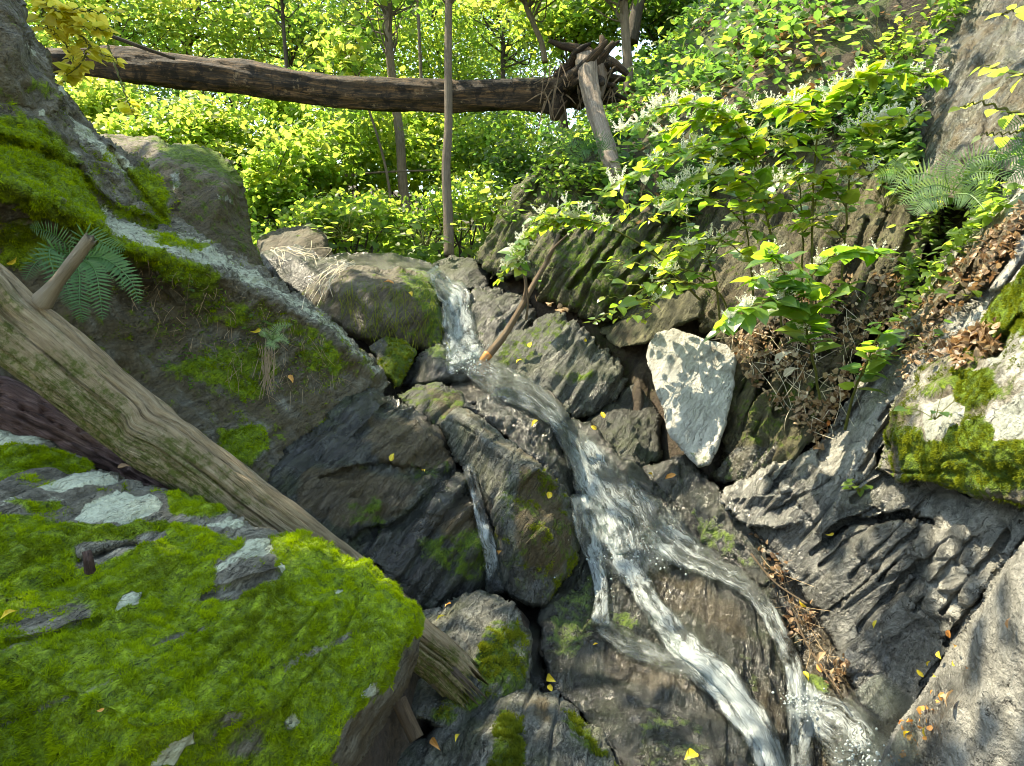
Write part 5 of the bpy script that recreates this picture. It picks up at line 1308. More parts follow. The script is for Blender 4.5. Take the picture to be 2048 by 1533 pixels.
def tree(name, label, cat, base, tops, trunk_r, nclus, rad, per, size, mat, bark='bark_grey', tmpl=T_SIMPLE, tone=.5, group=None, trunk_pts=None, stems=1, limb_r=.012, spread=.28, crown='crown', trunk='trunk'):
    """base: world point; tops: list of (centre, (rx, ry, rz)) ellipsoids that the crown fills"""
    ob = empty(name, base); tag(ob, label, cat, group, 'thing')
    w = np.array([e[1][0] * e[1][1] * e[1][2] for e in tops]) ** .5; w = w / w.sum()
    cs = []
    for e, f in zip(tops, w):
        k = max(2, int(round(nclus * f)))
        u = rand_dirs(k) * (RNG.random((k, 1)) ** .45)
        cs.append(np.asarray(e[0]) + u * np.asarray(e[1]))
    cs = np.vstack(cs)
    tb = MB()
    if trunk_pts is not None:
        tp = resample(np.asarray(trunk_pts, float), 40)
        vv, qq, tt, u2 = tube(tp, np.linspace(trunk_r, trunk_r * .62, 40), 12, .12, len(label)); tb.add(vv, qq, tt, u2, moss=0)
    elif stems == 1:
        tp = branch_path(base, np.mean([e[0] for e in tops], 0), 30, .06, 0)
        vv, qq, tt, u2 = tube(tp, np.linspace(trunk_r, trunk_r * .3, 30), 10, .12, len(label)); tb.add(vv, qq, tt, u2, moss=0)
    else:
        tp = None
        for k in range(stems):
            e = cs[RNG.integers(len(cs))]
            p_ = branch_path(np.asarray(base) + RNG.normal(size=3) * [.15, .15, 0], e, 16, .15, .05)
            vv, qq, tt, u2 = tube(p_, np.linspace(trunk_r, trunk_r * .25, 16), 6); tb.add(vv, qq, tt, u2, moss=0)
    if tp is not None:
        for e in cs[:: max(1, len(cs) // 42)]:
            k = np.argmin(np.linalg.norm(tp - e + [0, 0, .35 * np.linalg.norm(e - tp[-1])], axis=1)); k = max(4, k)
            p_ = branch_path(tp[k], e, 12, .2, .06)
            vv, qq, tt, u2 = tube(p_, np.linspace(min(limb_r * 1.8, trunk_r * .5), limb_r * .3, 12), 5); tb.add(vv, qq, tt, u2, moss=0)
    tb.build(trunk, M[bark], ob)
    lb = MB(); crown_leaves(lb, cs, rad, per, size, tmpl, tone, spread)
    lb.build(crown, M[mat], ob, smooth=False)
    return ob


def pxr(x, y, d, rx, ry, rz=None):
    c = P(x, y, d)
    return (c, (rx * d / F, (rz or max(rx, ry) * .8) * d / F, ry * d / F))


def base_below(x, y, d):
    c = P(x, y, d)
    return np.array([c[0], c[1], float(ground_z(c[0], c[1])) - .05])


# shrubs and saplings right behind the falls (x, y, distance, half width, half height in the photo)
SHR = [
    ('lime bush at the far left below the fallen tree end', 190, 230, 9.0, 100, 90, 'leaf_lime', .6, 137, 22, 0.070),
    ('mid green bush in front of the far trees under the fallen tree', 780, 270, 11.0, 130, 90, 'leaf_mid', .7, 150, 22, 0.084),
    ('lime leaved bush just above the brown boulder', 335, 300, 8.6, 130, 95, 'leaf_lime', .50, 187, 22, 0.073),
    ('tall lime bush under the middle of the fallen tree', 500, 265, 9.6, 150, 110, 'leaf_lime', .42, 212, 22, 0.077),
    ('bright lime bush right of the brown boulder', 570, 360, 8.4, 95, 100, 'leaf_lime', .42, 162, 22, 0.070),
    ('lime bush around the foot of the leaning sapling', 690, 320, 9.4, 120, 120, 'leaf_mid', .60, 187, 22, 0.073),
    ('mid green bush between the two saplings', 840, 330, 10.5, 95, 120, 'leaf_mid', .62, 162, 21, 0.077),
    ('mid green bush right of the straight sapling under the fallen tree', 985, 300, 9.2, 100, 75, 'leaf_mid', .50, 150, 21, 0.059),
    ('dark green bush filling the gap above the overhanging rock', 1060, 330, 8.4, 80, 70, 'leaf_dark', .65, 112, 21, 0.052),
    ('low pale leaved bush at the forest edge behind the lip of the fall', 700, 440, 7.6, 120, 45, 'leaf_mid', .60, 125, 21, 0.059),
    ('low mid green bush at the foot of the straight sapling', 930, 415, 7.8, 90, 60, 'leaf_mid', .55, 112, 21, 0.049),
]
for k, (lab, x, y, d, rx, ry, mat, tone, ncl, per, size) in enumerate(SHR):
    tree('shrub', lab, 'shrub', base_below(x, y, d), [pxr(x, y, d, rx, ry), pxr(x + rx * .5, y - ry * .4, d + .3, rx * .6, ry * .7), pxr(x - rx * .5, y + ry * .2, d - .1, rx * .6, ry * .7)],
         .016, ncl, .20, per, size, mat, 'bark_dark', T_OVATE, tone, 'leafy shrubs behind the falls', stems=9, crown='leaves', trunk='stems')

TRE = [
    ('far tree closing the view between the straight sapling and root plate', 960, 110, 22.0, 170, 90, 'leaf_mid', .45),
    ('far shaded tree low right of the straight sapling', 1040, 210, 21.0, 150, 70, 'leaf_dark', .6),
    ('far shaded tree behind the middle of the fallen tree', 640, 150, 22.0, 170, 80, 'leaf_dark', .7),
    ('lime tree at the far left beyond the grey rock', 110, 150, 12.0, 120, 130, 'leaf_lime', .6),
    ('yellow-green tree beyond the left end of the fallen tree', 215, 60, 12.5, 150, 110, 'leaf_lime', .60),
    ('pale lime tree above the left half of the fallen tree', 400, 55, 13.5, 160, 105, 'leaf_lime', .55),
    ('lime tree above the middle of the fallen tree', 585, 75, 14.0, 150, 120, 'leaf_mid', .6),
    ('mid green tree behind the top of the leaning sapling', 720, 70, 15.0, 140, 120, 'leaf_mid', .62),
    ('mid green tree behind the top of the straight sapling', 870, 95, 17.0, 130, 100, 'leaf_mid', .55),
    ('small leaved tree above the root plate with blue sky behind it', 1010, 60, 15.0, 130, 90, 'leaf_mid', .65),
    ('bluish dark green tree far below the left end of the fallen tree', 300, 225, 18.0, 120, 95, 'leaf_dark', .5),
    ('far lime tree low in the gap behind the middle bush', 470, 190, 17.0, 150, 90, 'leaf_lime', .5),
    ('far mid green tree low between the saplings', 690, 230, 17.0, 170, 100, 'leaf_mid', .6),
    ('far mid green tree low behind the straight sapling', 900, 270, 16.0, 150, 90, 'leaf_mid', .5),
    ('bushy tree on the slope above the root plate', 1140, 45, 11.5, 100, 75, 'leaf_mid', .68),
    ('dark leaved tree on the slope right of the root plate', 1330, 25, 11.5, 110, 60, 'leaf_dark', .7),
]
for k, (lab, x, y, d, rx, ry, mat, tone) in enumerate(TRE):
    tree('tree', lab, 'tree', base_below(x, y, d), [pxr(x, y, d, rx, ry), pxr(x - rx * .6, y - ry * .5, d + .6, rx * .7, ry * .7), pxr(x + rx * .6, y - ry * .2, d + .4, rx * .7, ry * .8), pxr(x, y - ry * 1.3, d + .5, rx * .8, ry * .8)],
         .09, 220, .40, 22, .115, mat, 'bark_dark', T_SIMPLE, tone, 'trees of the wood beyond the fallen tree')

# the trunks one can see
def sapling(label, pts, r, cx, cy, cd, rx, ry, mat, bark='bark_grey', ncl=60, tone=.6):
    tp = px_path(pts, 30)
    tree('sapling', label, 'sapling', tp[0] - [0, 0, .05], [pxr(cx, cy, cd, rx, ry)], r, ncl, .24, 18, .09, mat, bark, T_OVATE, tone, 'slim trunks along the ravine', trunk_pts=tp, limb_r=.008)


sapling('straight slim grey sapling standing at the lip of the falls before the fallen tree', [(898, 512, 6.9), (896, 430, 6.95), (892, 340, 6.95), (897, 250, 6.95), (896, 120, 6.95), (898, -30, 6.95), (900, -300, 6.95)], .052, 930, -190, 7.0, 220, 150, 'leaf_mid')
sapling('slightly leaning tan sapling behind the fallen tree', [(818, 452, 9.2), (806, 370, 9.2), (800, 280, 9.2), (790, 200, 9.2), (778, 90, 9.2), (774, -40, 9.2), (765, -250, 9.2)], .070, 740, -60, 9.2, 170, 110, 'leaf_mid')
sapling('sapling rising from the slope right of the root plate', [(1258, 185, 8.4), (1255, 120, 8.4), (1249, 40, 8.4), (1245, -60, 8.4), (1240, -220, 8.4)], .065, 1240, -90, 8.4, 150, 90, 'leaf_mid')
sapling('thin bent sapling left of the root plate', [(1090, 125, 9.6), (1084, 90, 9.6), (1068, 50, 9.6), (1050, 5, 9.6), (1040, -80, 9.6)], .045, 1040, -50, 9.6, 130, 70, 'leaf_lime')
sapling('dark thick trunk high on the slope', [(1262, 85, 10.5), (1270, 40, 10.5), (1282, -20, 10.5), (1290, -140, 10.5)], .11, 1320, -90, 10.5, 150, 70, 'leaf_dark', 'bark_dark')
sapling('very thin pole left of the leaning sapling', [(788, 445, 8.9), (770, 330, 8.9), (736, 215, 8.9), (700, 120, 8.9)], .020, 690, 110, 8.9, 60, 50, 'leaf_lime', ncl=22)

sapling('thin dark pole far back above the middle of the fallen tree', [(600, 430, 11.5), (590, 300, 11.5), (572, 120, 11.5), (560, -60, 11.5)], .040, 555, -40, 11.5, 120, 70, 'leaf_mid', 'bark_dark', ncl=40)
sapling('thin grey pole far back between the two saplings above the fallen tree', [(850, 420, 11.0), (846, 250, 11.0), (838, 60, 11.0), (832, -80, 11.0)], .034, 830, -50, 11.0, 110, 70, 'leaf_mid', ncl=40)

# ------------------------------------------------------------------ undergrowth on the slopes
def scatter_ground(n, xr, yr, dens, size, h, mat, name, label, tmpl=T_SIMPLE, tone=.5, cat='undergrowth'):
    x = RNG.uniform(*xr, n * 3); y = RNG.uniform(*yr, n * 3)
    p = np.stack([x, y, np.zeros_like(x)], 1)
    keep = (fbm(p * 1.1, 3) * .8 + dens(x, y)) > RNG.random(len(x)) * .9
    x, y = x[keep][:n], y[keep][:n]
    hh = np.abs(fbm(np.stack([x, y, x * 0], 1) * 1.6 + 30, 3)) * 1.6 + .15
    g = gpt(x, y); px, py, d = project(g)
    g[:, 2] += GROUND_H(x, y) + RNG.random(len(x)) * h * hh
    mb = MB()
    nn = len(x)
    tn = fbm(g * 1.4 + 11, 3) * .55 + tone
    leaves(mb, g, unit(RNG.normal(size=(nn, 3)) * [1, 1, .5] + [0, -.3, -.1]), unit(RNG.normal(size=(nn, 3)) * .5 + [0, -.25, 1]), size * (.5 + RNG.random(nn)), tmpl, np.clip(tn + RNG.normal(size=nn) * .15, 0, 1))
    o = mb.build(name, M[mat], None, g.mean(0), smooth=False)
    return tag(o, label, cat, kind='stuff')


def GROUND_H(x, y): return 0.0


scatter_ground(26000, (.2, 9), (5.8, 15), lambda x, y: .55, .075, .55, 'leaf_dark', 'undergrowth', 'dense low green plants covering the steep right slope', T_OVATE, .55)
scatter_ground(6500, (.2, 9), (5.8, 15), lambda x, y: .3, .085, .8, 'leaf_mid', 'undergrowth', 'brighter leafy plants scattered over the steep right slope', T_OVATE, .5)
scatter_ground(22000, (-7, 1.0), (6.9, 16), lambda x, y: .6, .085, .6, 'leaf_mid', 'undergrowth', 'bright low plants on the wood floor behind the falls', T_OVATE, .55)
scatter_ground(14000, (.2, 8), (5.5, 14), lambda x, y: .15, .07, .05, 'dry', 'leaf_litter', 'brown dead leaves lying between the plants of the right slope', T_OVATE, .45, 'leaf litter')

# ------------------------------------------------------------------ an unseen tall tree, its crown shaped to shade and dapple the rocks
SHADE = []
def shade(poly_px, n, t0, t1):
    """twig ends above the given stretch of rock, up along the sunlight"""
    poly = np.array(poly_px, float)
    x = RNG.uniform(poly[:, 0].min(), poly[:, 0].max(), n * 4); y = RNG.uniform(poly[:, 1].min(), poly[:, 1].max(), n * 4)
    ok = poly_sd(x, y, poly) > 0
    x, y = x[ok][:n], y[ok][:n]
    z = zat(x, y, 1); ok = z < 1e8
    p = P(x[ok], y[ok], z[ok])
    SHADE.append(p + SUN * RNG.uniform(t0, t1, (len(p), 1)))


shade([(-200, 850), (400, 980), (760, 1150), (840, 1250), (700, 1640), (-200, 1640)], 48, 5.5, 8.5)
shade([(-200, 100), (120, 150), (400, 470), (790, 770), (760, 800), (540, 1000), (0, 950), (-200, 900)], 150, 5.0, 8.0)
shade([(-200, -150), (60, -150), (130, 230), (-200, 260)], 26, 4.5, 6.5)
shade([(200, 260), (500, 330), (530, 560), (400, 500)], 30, 5.0, 7.0)
shade([(540, 930), (740, 780), (850, 860), (930, 1160), (760, 1160)], 22, 5.5, 8.0)
shade([(640, 560), (900, 560), (900, 700), (700, 680)], 20, 5.5, 8.0)
shade([(800, 1180), (1060, 1180), (1250, 1500), (1150, 1640), (700, 1640)], 22, 6, 8.5)
shade([(1120, 850), (1240, 900), (1300, 1000), (1200, 1200), (1300, 1500), (1150, 1400), (1050, 1250)], 6, 6, 8.5)
shade([(1780, 1300), (2100, 1000), (2100, 1640), (1750, 1640)], 7, 5.5, 8.0)
shade([(1650, 1050), (2000, 1000), (1950, 1250), (1750, 1400)], 3, 6.0, 8.5)
shade([(1750, 0), (2100, -50), (2100, 400), (1800, 450)], 9, 4.0, 6.0)
shade([(1400, 300), (1800, 300), (1700, 700), (1450, 650)], 4, 5.5, 7.5)
shade([(1100, 480), (1400, 460), (1400, 600), (1200, 640)], 6, 5.5, 7.5)
CS = np.vstack(SHADE)
px_, py_, pd_ = project(CS)
CS = CS[~((pd_ > 0) & (px_ > -60) & (px_ < 2110) & (py_ > -40))]
tb = empty('shade_tree', (-5.6, 3.2, float(ground_z(-5.6, 3.2))))
tag(tb, 'tall broadleaf tree out of view beside the ravine, its crown shaped to shade the rocks', 'tree', kind='thing')
b = MB()
tp = resample(np.array([tb['_org'], [-5.5, 3.3, 4.0], [-5.0, 3.8, 6.2], [-4.4, 4.4, 8.2]], float), 40)
vv, qq, tt, u2 = tube(tp, np.linspace(.22, .08, 40), 14, .15, 4); b.add(vv, qq, tt, u2, moss=0)
for e in CS[::9]:
    k = 16 + int(np.argmin(np.linalg.norm(tp[16:] - e, axis=1)))
    vv, qq, tt, u2 = tube(branch_path(tp[k], e, 14, .12, .04), np.linspace(.03, .004, 14), 5); b.add(vv, qq, tt, u2, moss=0)
b.build('trunk', M['bark_grey'], tb)
b = MB(); crown_leaves(b, CS, .30, 13, .12, T_OVATE, .5)
b.build('crown', M['leaf_mid'], tb, smooth=False)
# ------------------------------------------------------------------ flowering knotweed on the right bank
def knotweed(label, base, branches, size=.125, dens=1.0, flowers=.5, tone=.45, group='flowering knotweed on the right bank', name='knotweed', mat='knotweed', start=.25):
    """branches: px paths (x, y, d); the first one starts at the base"""
    ob = empty(name, P(*base)); tag(ob, label, 'plant', group, 'thing')
    sb = MB(); lb = MB(); fb = MB(); nf = 0
    for bi, pts in enumerate(branches):
        n = 60
        p = px_path(pts, n)
        L = np.linalg.norm(np.diff(p, axis=0), axis=1).sum()
        r0 = .008 if bi == 0 else .0045
        zig = .010 * np.sin(np.arange(n) * .9)[:, None] * rand_dirs(1)
        p = p + zig * np.linspace(.2, 1, n)[:, None]
        vv, qq, tt, u2 = tube(p, np.linspace(r0, .0022, n), 7); sb.add(vv, qq, tt, u2, moss=0)
        t = unit(np.gradient(p, axis=0))
        k = int(L / .042 * dens)
        s0 = start if bi == 0 else .08
        pos = np.linspace(s0, 1.0, max(3, k))
        side = 1
        for f in pos:
            i = min(n - 1, int(f * (n - 1)))
            for rep in range(2 if RNG.random() < .6 else 1):
                side = -side
                lat = unit(np.cross(t[i], [0, 0, 1]) + 1e-6)
                ax = unit(lat * side * (.9 + .4 * RNG.random()) + t[i] * .45 + RNG.normal(size=3) * .25 + [0, -.12, .02 - .28 * RNG.random()])
                pet = p[i] + ax * .02
                vv, qq, tt, u2 = tube(np.array([p[i], p[i] * .5 + pet * .5 + [0, 0, .004], pet]), .0016, 4); sb.add(vv, qq, tt, u2, moss=0)
                sz = size * (.52 + .62 * RNG.random()) * (1.0 - .4 * max(0, f - .7) / .3)
                nr = unit(np.array([-.15, -.25, 1.0]) + RNG.normal(size=3) * .33)
                leaves(lb, pet[None], ax[None], nr[None], [sz], T_OVATE, np.clip([tone + RNG.normal() * .3], 0, 1), .95)
            if RNG.random() < flowers * .62 and f > .3:
                for s in range(int(RNG.integers(5, 11))):     # an upright spray of tiny white flowers
                    d0 = unit(np.array([0, -.1, .7]) + RNG.normal(size=3) * .55)
                    ln = RNG.uniform(.035, .095); m = 24
                    ff = np.linspace(.15, 1, m)[:, None]
                    c = p[i] + d0 * ln * ff + RNG.normal(size=(m, 3)) * .002
                    leaves(fb, c, unit(d0 + rand_dirs(m) * .75), rand_dirs(m), RNG.uniform(.008, .015, m), T_SIMPLE, None, .8); nf += 1
    sb.build('stem', M['stem'], ob)
    lb.build('leaves', M[mat], ob, smooth=False)
    if nf: fb.build('blossoms', M['flower'], ob, smooth=False)
    return ob


knotweed('tall knotweed whose top arches to the upper left in a white flowering spray', (1565, 665, 4.25),
         [[(1565, 665, 4.25), (1548, 520, 4.15), (1525, 380, 4.1), (1490, 270, 4.05), (1420, 215, 4.0), (1330, 215, 3.95), (1245, 262, 3.9)], [(1510, 320, 4.1), (1450, 290, 4.0), (1370, 300, 3.9), (1280, 345, 3.85), (1210, 380, 3.8)], [(1500, 300, 4.1), (1540, 220, 4.05), (1600, 190, 4.0), (1660, 180, 4.0)], [(1490, 270, 4.05), (1440, 245, 4.1), (1380, 245, 4.15), (1320, 270, 4.15)], [(1530, 400, 4.1), (1480, 360, 4.0), (1400, 350, 3.9), (1330, 390, 3.85)]], .135, 1.25, .65, .5)
knotweed('knotweed with the longest flowering tip, reaching right across the grey rock slope', (1622, 655, 4.05),
         [[(1622, 655, 4.05), (1624, 500, 4.0), (1628, 350, 3.95), (1645, 230, 3.9), (1700, 165, 3.85), (1790, 145, 3.8), (1885, 158, 3.75)], [(1630, 330, 3.95), (1690, 270, 3.85), (1760, 240, 3.8), (1850, 228, 3.75)], [(1640, 250, 3.9), (1600, 215, 3.85), (1550, 210, 3.8), (1490, 235, 3.75)], [(1625, 420, 3.97), (1660, 350, 3.9), (1720, 320, 3.85)]], .125, 1.15, .6, .55, start=.4)
knotweed('knotweed arching left over the olive rock towards the bare branch', (1400, 600, 4.75),
         [[(1400, 600, 4.75), (1330, 530, 4.6), (1265, 480, 4.5), (1190, 446, 4.4), (1120, 440, 4.35), (1050, 480, 4.3), (1000, 560, 4.3)], [(1120, 440, 4.35), (1080, 430, 4.3), (1035, 500, 4.25), (1040, 540, 4.25)], [(1190, 446, 4.4), (1140, 410, 4.4), (1090, 445, 4.35)]], .105, 1.3, .5, .55, start=.45)
knotweed('knotweed in the middle with lime leaves above the pale leaning slab', (1440, 655, 4.35),
         [[(1440, 655, 4.45), (1430, 560, 4.4), (1400, 480, 4.4), (1360, 420, 4.4), (1310, 400, 4.4), (1240, 430, 4.4)], [(1410, 500, 4.4), (1350, 480, 4.4), (1290, 500, 4.4), (1230, 540, 4.4)], [(1415, 520, 4.2), (1450, 470, 4.1), (1500, 460, 4.0), (1540, 480, 3.95)], [(1425, 560, 4.35), (1370, 540, 4.33), (1310, 560, 4.33), (1270, 600, 4.35)], [(1430, 580, 4.33), (1380, 570, 4.3), (1330, 590, 4.3), (1290, 620, 4.3)]], .115, .85, .12, .6)
knotweed('dark green broad leaved knotweed leaning left below the tall ones', (1640, 800, 3.65),
         [[(1640, 800, 3.65), (1622, 700, 3.6), (1600, 620, 3.5), (1560, 570, 3.45), (1500, 560, 3.4)], [(1605, 630, 3.52), (1560, 600, 3.4), (1490, 620, 3.3), (1440, 660, 3.28)], [(1600, 600, 3.5), (1640, 530, 3.4), (1710, 500, 3.35), (1760, 510, 3.3)], [(1590, 600, 3.5), (1560, 530, 3.4), (1540, 510, 3.3)], [(1612, 660, 3.55), (1650, 600, 3.42), (1700, 570, 3.35)]], .135, 1.7, .22, .15)
knotweed('short knotweed shoot with four drooping leaves on the leafy ledge', (1690, 860, 3.4),
         [[(1690, 860, 3.4), (1710, 780, 3.3), (1745, 700, 3.2), (1770, 640, 3.15)], [(1725, 750, 3.25), (1740, 720, 3.15), (1790, 710, 3.1)]], .11, 1.1, .05, .3, start=.35)
knotweed('thin vine-like knotweed hanging over the dark hollow', (1395, 570, 4.7),
         [[(1395, 570, 4.7), (1330, 560, 4.6), (1270, 590, 4.5), (1220, 625, 4.45), (1185, 645, 4.4)], [(1330, 560, 4.6), (1310, 600, 4.5), (1290, 640, 4.45)]], .085, .7, .05, .6, start=.1)
knotweed('knotweed filling the gap left of the straight red stems, leaves hanging in tiers', (1510, 640, 4.5),
         [[(1510, 640, 4.5), (1500, 520, 4.4), (1480, 400, 4.3), (1430, 320, 4.2), (1360, 290, 4.1), (1290, 320, 4.05)], [(1490, 450, 4.35), (1430, 400, 4.2), (1360, 400, 4.1), (1300, 440, 4.05)], [(1485, 420, 4.3), (1540, 360, 4.2), (1600, 340, 4.1)], [(1500, 520, 4.4), (1440, 480, 4.25), (1380, 490, 4.15), (1330, 540, 4.1)], [(1470, 370, 4.3), (1500, 300, 4.2), (1560, 270, 4.1), (1620, 280, 4.05)]], .125, 1.1, .35, .55, start=.35)
knotweed('knotweed with pale leaves high under the long flowering tip', (1680, 600, 4.1),
         [[(1680, 600, 4.1), (1690, 480, 4.0), (1700, 360, 3.9), (1730, 280, 3.85), (1790, 240, 3.8)], [(1695, 420, 3.95), (1650, 360, 3.9), (1590, 350, 3.85), (1530, 380, 3.8)], [(1700, 370, 3.9), (1750, 340, 3.85), (1800, 330, 3.8)], [(1690, 480, 4.0), (1640, 440, 3.9), (1580, 450, 3.8)]], .12, 1.0, .35, .6, start=.4)
knotweed('knotweed with reddish brown straight stems behind the tall ones', (1600, 690, 4.3),
         [[(1600, 690, 4.3), (1604, 560, 4.25), (1605, 440, 4.2), (1590, 330, 4.15), (1560, 290, 4.1)], [(1604, 470, 4.22), (1640, 430, 4.1), (1690, 420, 4.05)], [(1605, 430, 4.2), (1560, 400, 4.1), (1500, 410, 4.0)]], .115, .9, .3, .35, start=.45)
knotweed('lime leafed spray entering from the right edge above the ferns', (2110, 260, 2.6),
         [[(2110, 262, 2.6), (2060, 235, 2.65), (2010, 220, 2.7), (1960, 205, 2.75), (1925, 215, 2.8)], [(2080, 250, 2.62), (2030, 265, 2.65), (1970, 268, 2.7)], [(2110, 150, 2.6), (2040, 150, 2.7), (1970, 130, 2.8)], [(2110, 60, 2.7), (2050, 20, 2.8), (2000, 30, 2.9)]], .075, 1.0, 0, .75, group='leafy sprays at the frame edges', name='leafy_spray', mat='leaf_mid', start=.05)
knotweed('yellow-green leafy bough hanging in the upper left corner before the fallen tree', (-60, -60, 3.6),
         [[(-40, -60, 3.6), (60, -20, 3.6), (130, 40, 3.6), (180, 90, 3.6), (235, 125, 3.6)], [(60, -20, 3.6), (110, 20, 3.5), (150, 20, 3.5), (230, 25, 3.5)], [(110, 15, 3.6), (120, 70, 3.6), (150, 130, 3.6), (130, 165, 3.6)], [(130, 40, 3.6), (170, 55, 3.5), (220, 60, 3.5)], [(90, 0, 3.6), (85, 40, 3.5), (110, 70, 3.5)], [(180, 90, 3.6), (160, 130, 3.5), (135, 150, 3.5)]], .085, 2.2, 0, .8, group='leafy sprays at the frame edges', name='leafy_bough', mat='leaf_yellow', start=.05)
knotweed('single hanging whorl of yellow leaves just above the brown boulder', (245, 150, 4.2),
         [[(215, 90, 4.2), (240, 160, 4.2), (262, 222, 4.2)], [(262, 222, 4.2), (266, 228, 4.2), (270, 232, 4.2)]], .085, .5, 0, .7, group='leafy sprays at the frame edges', name='leafy_twig', mat='leaf_yellow', start=.75)

def lifted(x, y, t):
    p = zpt(x, y, 0, 1)[0] + SUN * t
    a, b, d = project(p[None]); return (float(a[0]), float(b[0]), float(d[0]))


knotweed('knotweed bending over the pale leaning slab and throwing leaf shadows on it', (1455, 640, 4.5),
         [[(1455, 640, 4.5), (1440, 590, 4.5), lifted(1455, 720, .7), lifted(1400, 715, .7), lifted(1340, 700, .68), lifted(1305, 690, .66)], [lifted(1455, 720, .7), lifted(1430, 770, .72), lifted(1370, 770, .75), lifted(1315, 750, .75)], [lifted(1430, 770, .72), lifted(1430, 830, .8), lifted(1390, 830, .82), lifted(1340, 820, .82)], [lifted(1430, 830, .8), lifted(1415, 880, .85), lifted(1380, 890, .87)]], .120, .32, .0, .6, start=.35)

# ------------------------------------------------------------------ ferns and small plants
def fern(label, x, y, d, fronds, size, name='fern', group='ferns on the rocks', tone=.5):
    c = P(x, y, d); ob = empty(name, c); tag(ob, label, 'fern', group, 'thing')
    for pts in fronds:
        lb = MB(); n = 24
        p = px_path(pts, n)
        vv, qq, tt, u2 = tube(p, np.linspace(.0028, .0008, n), 5); lb.add(vv, qq, tt, np.stack([u2[:, 0], u2[:, 1] * 0], 1), rnd=.2)
        t = unit(np.gradient(p, axis=0))
        nr = unit(CAM - p + np.array([0, 0, .6]))
        f = np.linspace(0, 1, n)
        L = np.linalg.norm(np.diff(p, axis=0), axis=1).sum()
        w = size * np.interp(f, [0, .12, .4, .8, 1], [.25, .8, 1, .6, .1])
        for s in (-1, 1):
            lat = unit(np.cross(t, nr)) * s
            ax = unit(lat + t * .35 + RNG.normal(size=(n, 3)) * .06 - np.array([0, 0, .12]))
            leaves(lb, p[2:], ax[2:], nr[2:], w[2:], T_LANCE, np.clip(tone + RNG.normal(size=n - 2) * .2, 0, 1), .55 * L / n / size * 3.5)
        lb.build('frond', M['fern_pale' if tone > .8 else 'fern'], ob, smooth=False)
    return ob


fern('big dark green fern hanging on the mossy ledge behind the branch stub', 150, 520, 2.5,
     [[(150, 510, 2.5), (110, 470, 2.4), (60, 455, 2.3)], [(150, 515, 2.5), (100, 500, 2.35), (110, 560, 2.25), (100, 600, 2.2)], [(160, 515, 2.45), (170, 470, 2.35), (215, 490, 2.3), (250, 500, 2.28)], [(165, 515, 2.45), (215, 520, 2.3), (260, 560, 2.2), (278, 608, 2.18)],
      [(165, 520, 2.42), (190, 540, 2.25), (200, 590, 2.18), (205, 640, 2.15)], [(155, 520, 2.42), (160, 560, 2.25), (160, 610, 2.2), (165, 645, 2.2)], [(150, 520, 2.42), (130, 545, 2.3), (140, 590, 2.25), (145, 615, 2.24)], [(160, 510, 2.5), (200, 505, 2.4), (235, 530, 2.3), (245, 580, 2.25)], [(145, 510, 2.5), (80, 520, 2.4), (50, 560, 2.3)]], .050)
fern('pale lit fern with broad fronds below the grey rock slope', 1900, 380, 3.2,
     [[(1900, 385, 3.2), (1860, 350, 3.15), (1810, 355, 3.1), (1785, 390, 3.05)], [(1905, 380, 3.2), (1870, 370, 3.1), (1830, 385, 3.05), (1800, 410, 3.0)], [(1905, 380, 3.2), (1930, 330, 3.1), (1975, 310, 3.0), (2020, 320, 2.9)], [(1905, 385, 3.2), (1940, 350, 3.1), (1985, 345, 3.0), (2020, 370, 2.95)], [(1900, 385, 3.2), (1890, 340, 3.1), (1910, 300, 3.05)], [(1900, 390, 3.2), (1850, 400, 3.05), (1825, 430, 3.0)], [(1905, 390, 3.2), (1940, 390, 3.05), (1970, 420, 2.95)]], .075, tone=.9)
fern('small pale single fern frond on the rock bank left of the broad fern', 1800, 355, 3.7, [[(1810, 360, 3.6), (1780, 348, 3.55), (1740, 358, 3.5)], [(1812, 360, 3.6), (1790, 335, 3.55), (1800, 320, 3.5)]], .06, tone=.9)
fern('fern tuft high on the right edge over the ribbed rock', 2060, 280, 2.8, [[(2100, 300, 2.7), (2050, 285, 2.7), (1990, 300, 2.7)], [(2100, 300, 2.7), (2040, 310, 2.65), (1980, 330, 2.65)], [(2100, 300, 2.7), (2060, 330, 2.6), (2010, 360, 2.6)], [(2110, 240, 2.7), (2060, 240, 2.7), (2000, 260, 2.7)]], .06, tone=.6)
fern('tiny bright fern growing from the earthy face below the ledge', 550, 668, 3.5, [[(545, 680, 3.5), (555, 655, 3.4), (585, 650, 3.38)], [(545, 680, 3.5), (560, 675, 3.4), (578, 688, 3.38)], [(545, 680, 3.5), (530, 665, 3.4), (520, 672, 3.4)], [(545, 680, 3.5), (540, 690, 3.4), (560, 695, 3.38)]], .03, tone=.9)
fern('fern tuft on the overhanging rock at the base of the hanging root', 1180, 300, 6.3, [[(1185, 300, 6.3), (1150, 280, 6.2), (1120, 300, 6.15)], [(1185, 300, 6.3), (1195, 275, 6.2), (1230, 285, 6.15)], [(1185, 300, 6.3), (1165, 300, 6.15), (1145, 325, 6.1)], [(1185, 300, 6.3), (1210, 300, 6.15), (1225, 330, 6.1)]], .10)


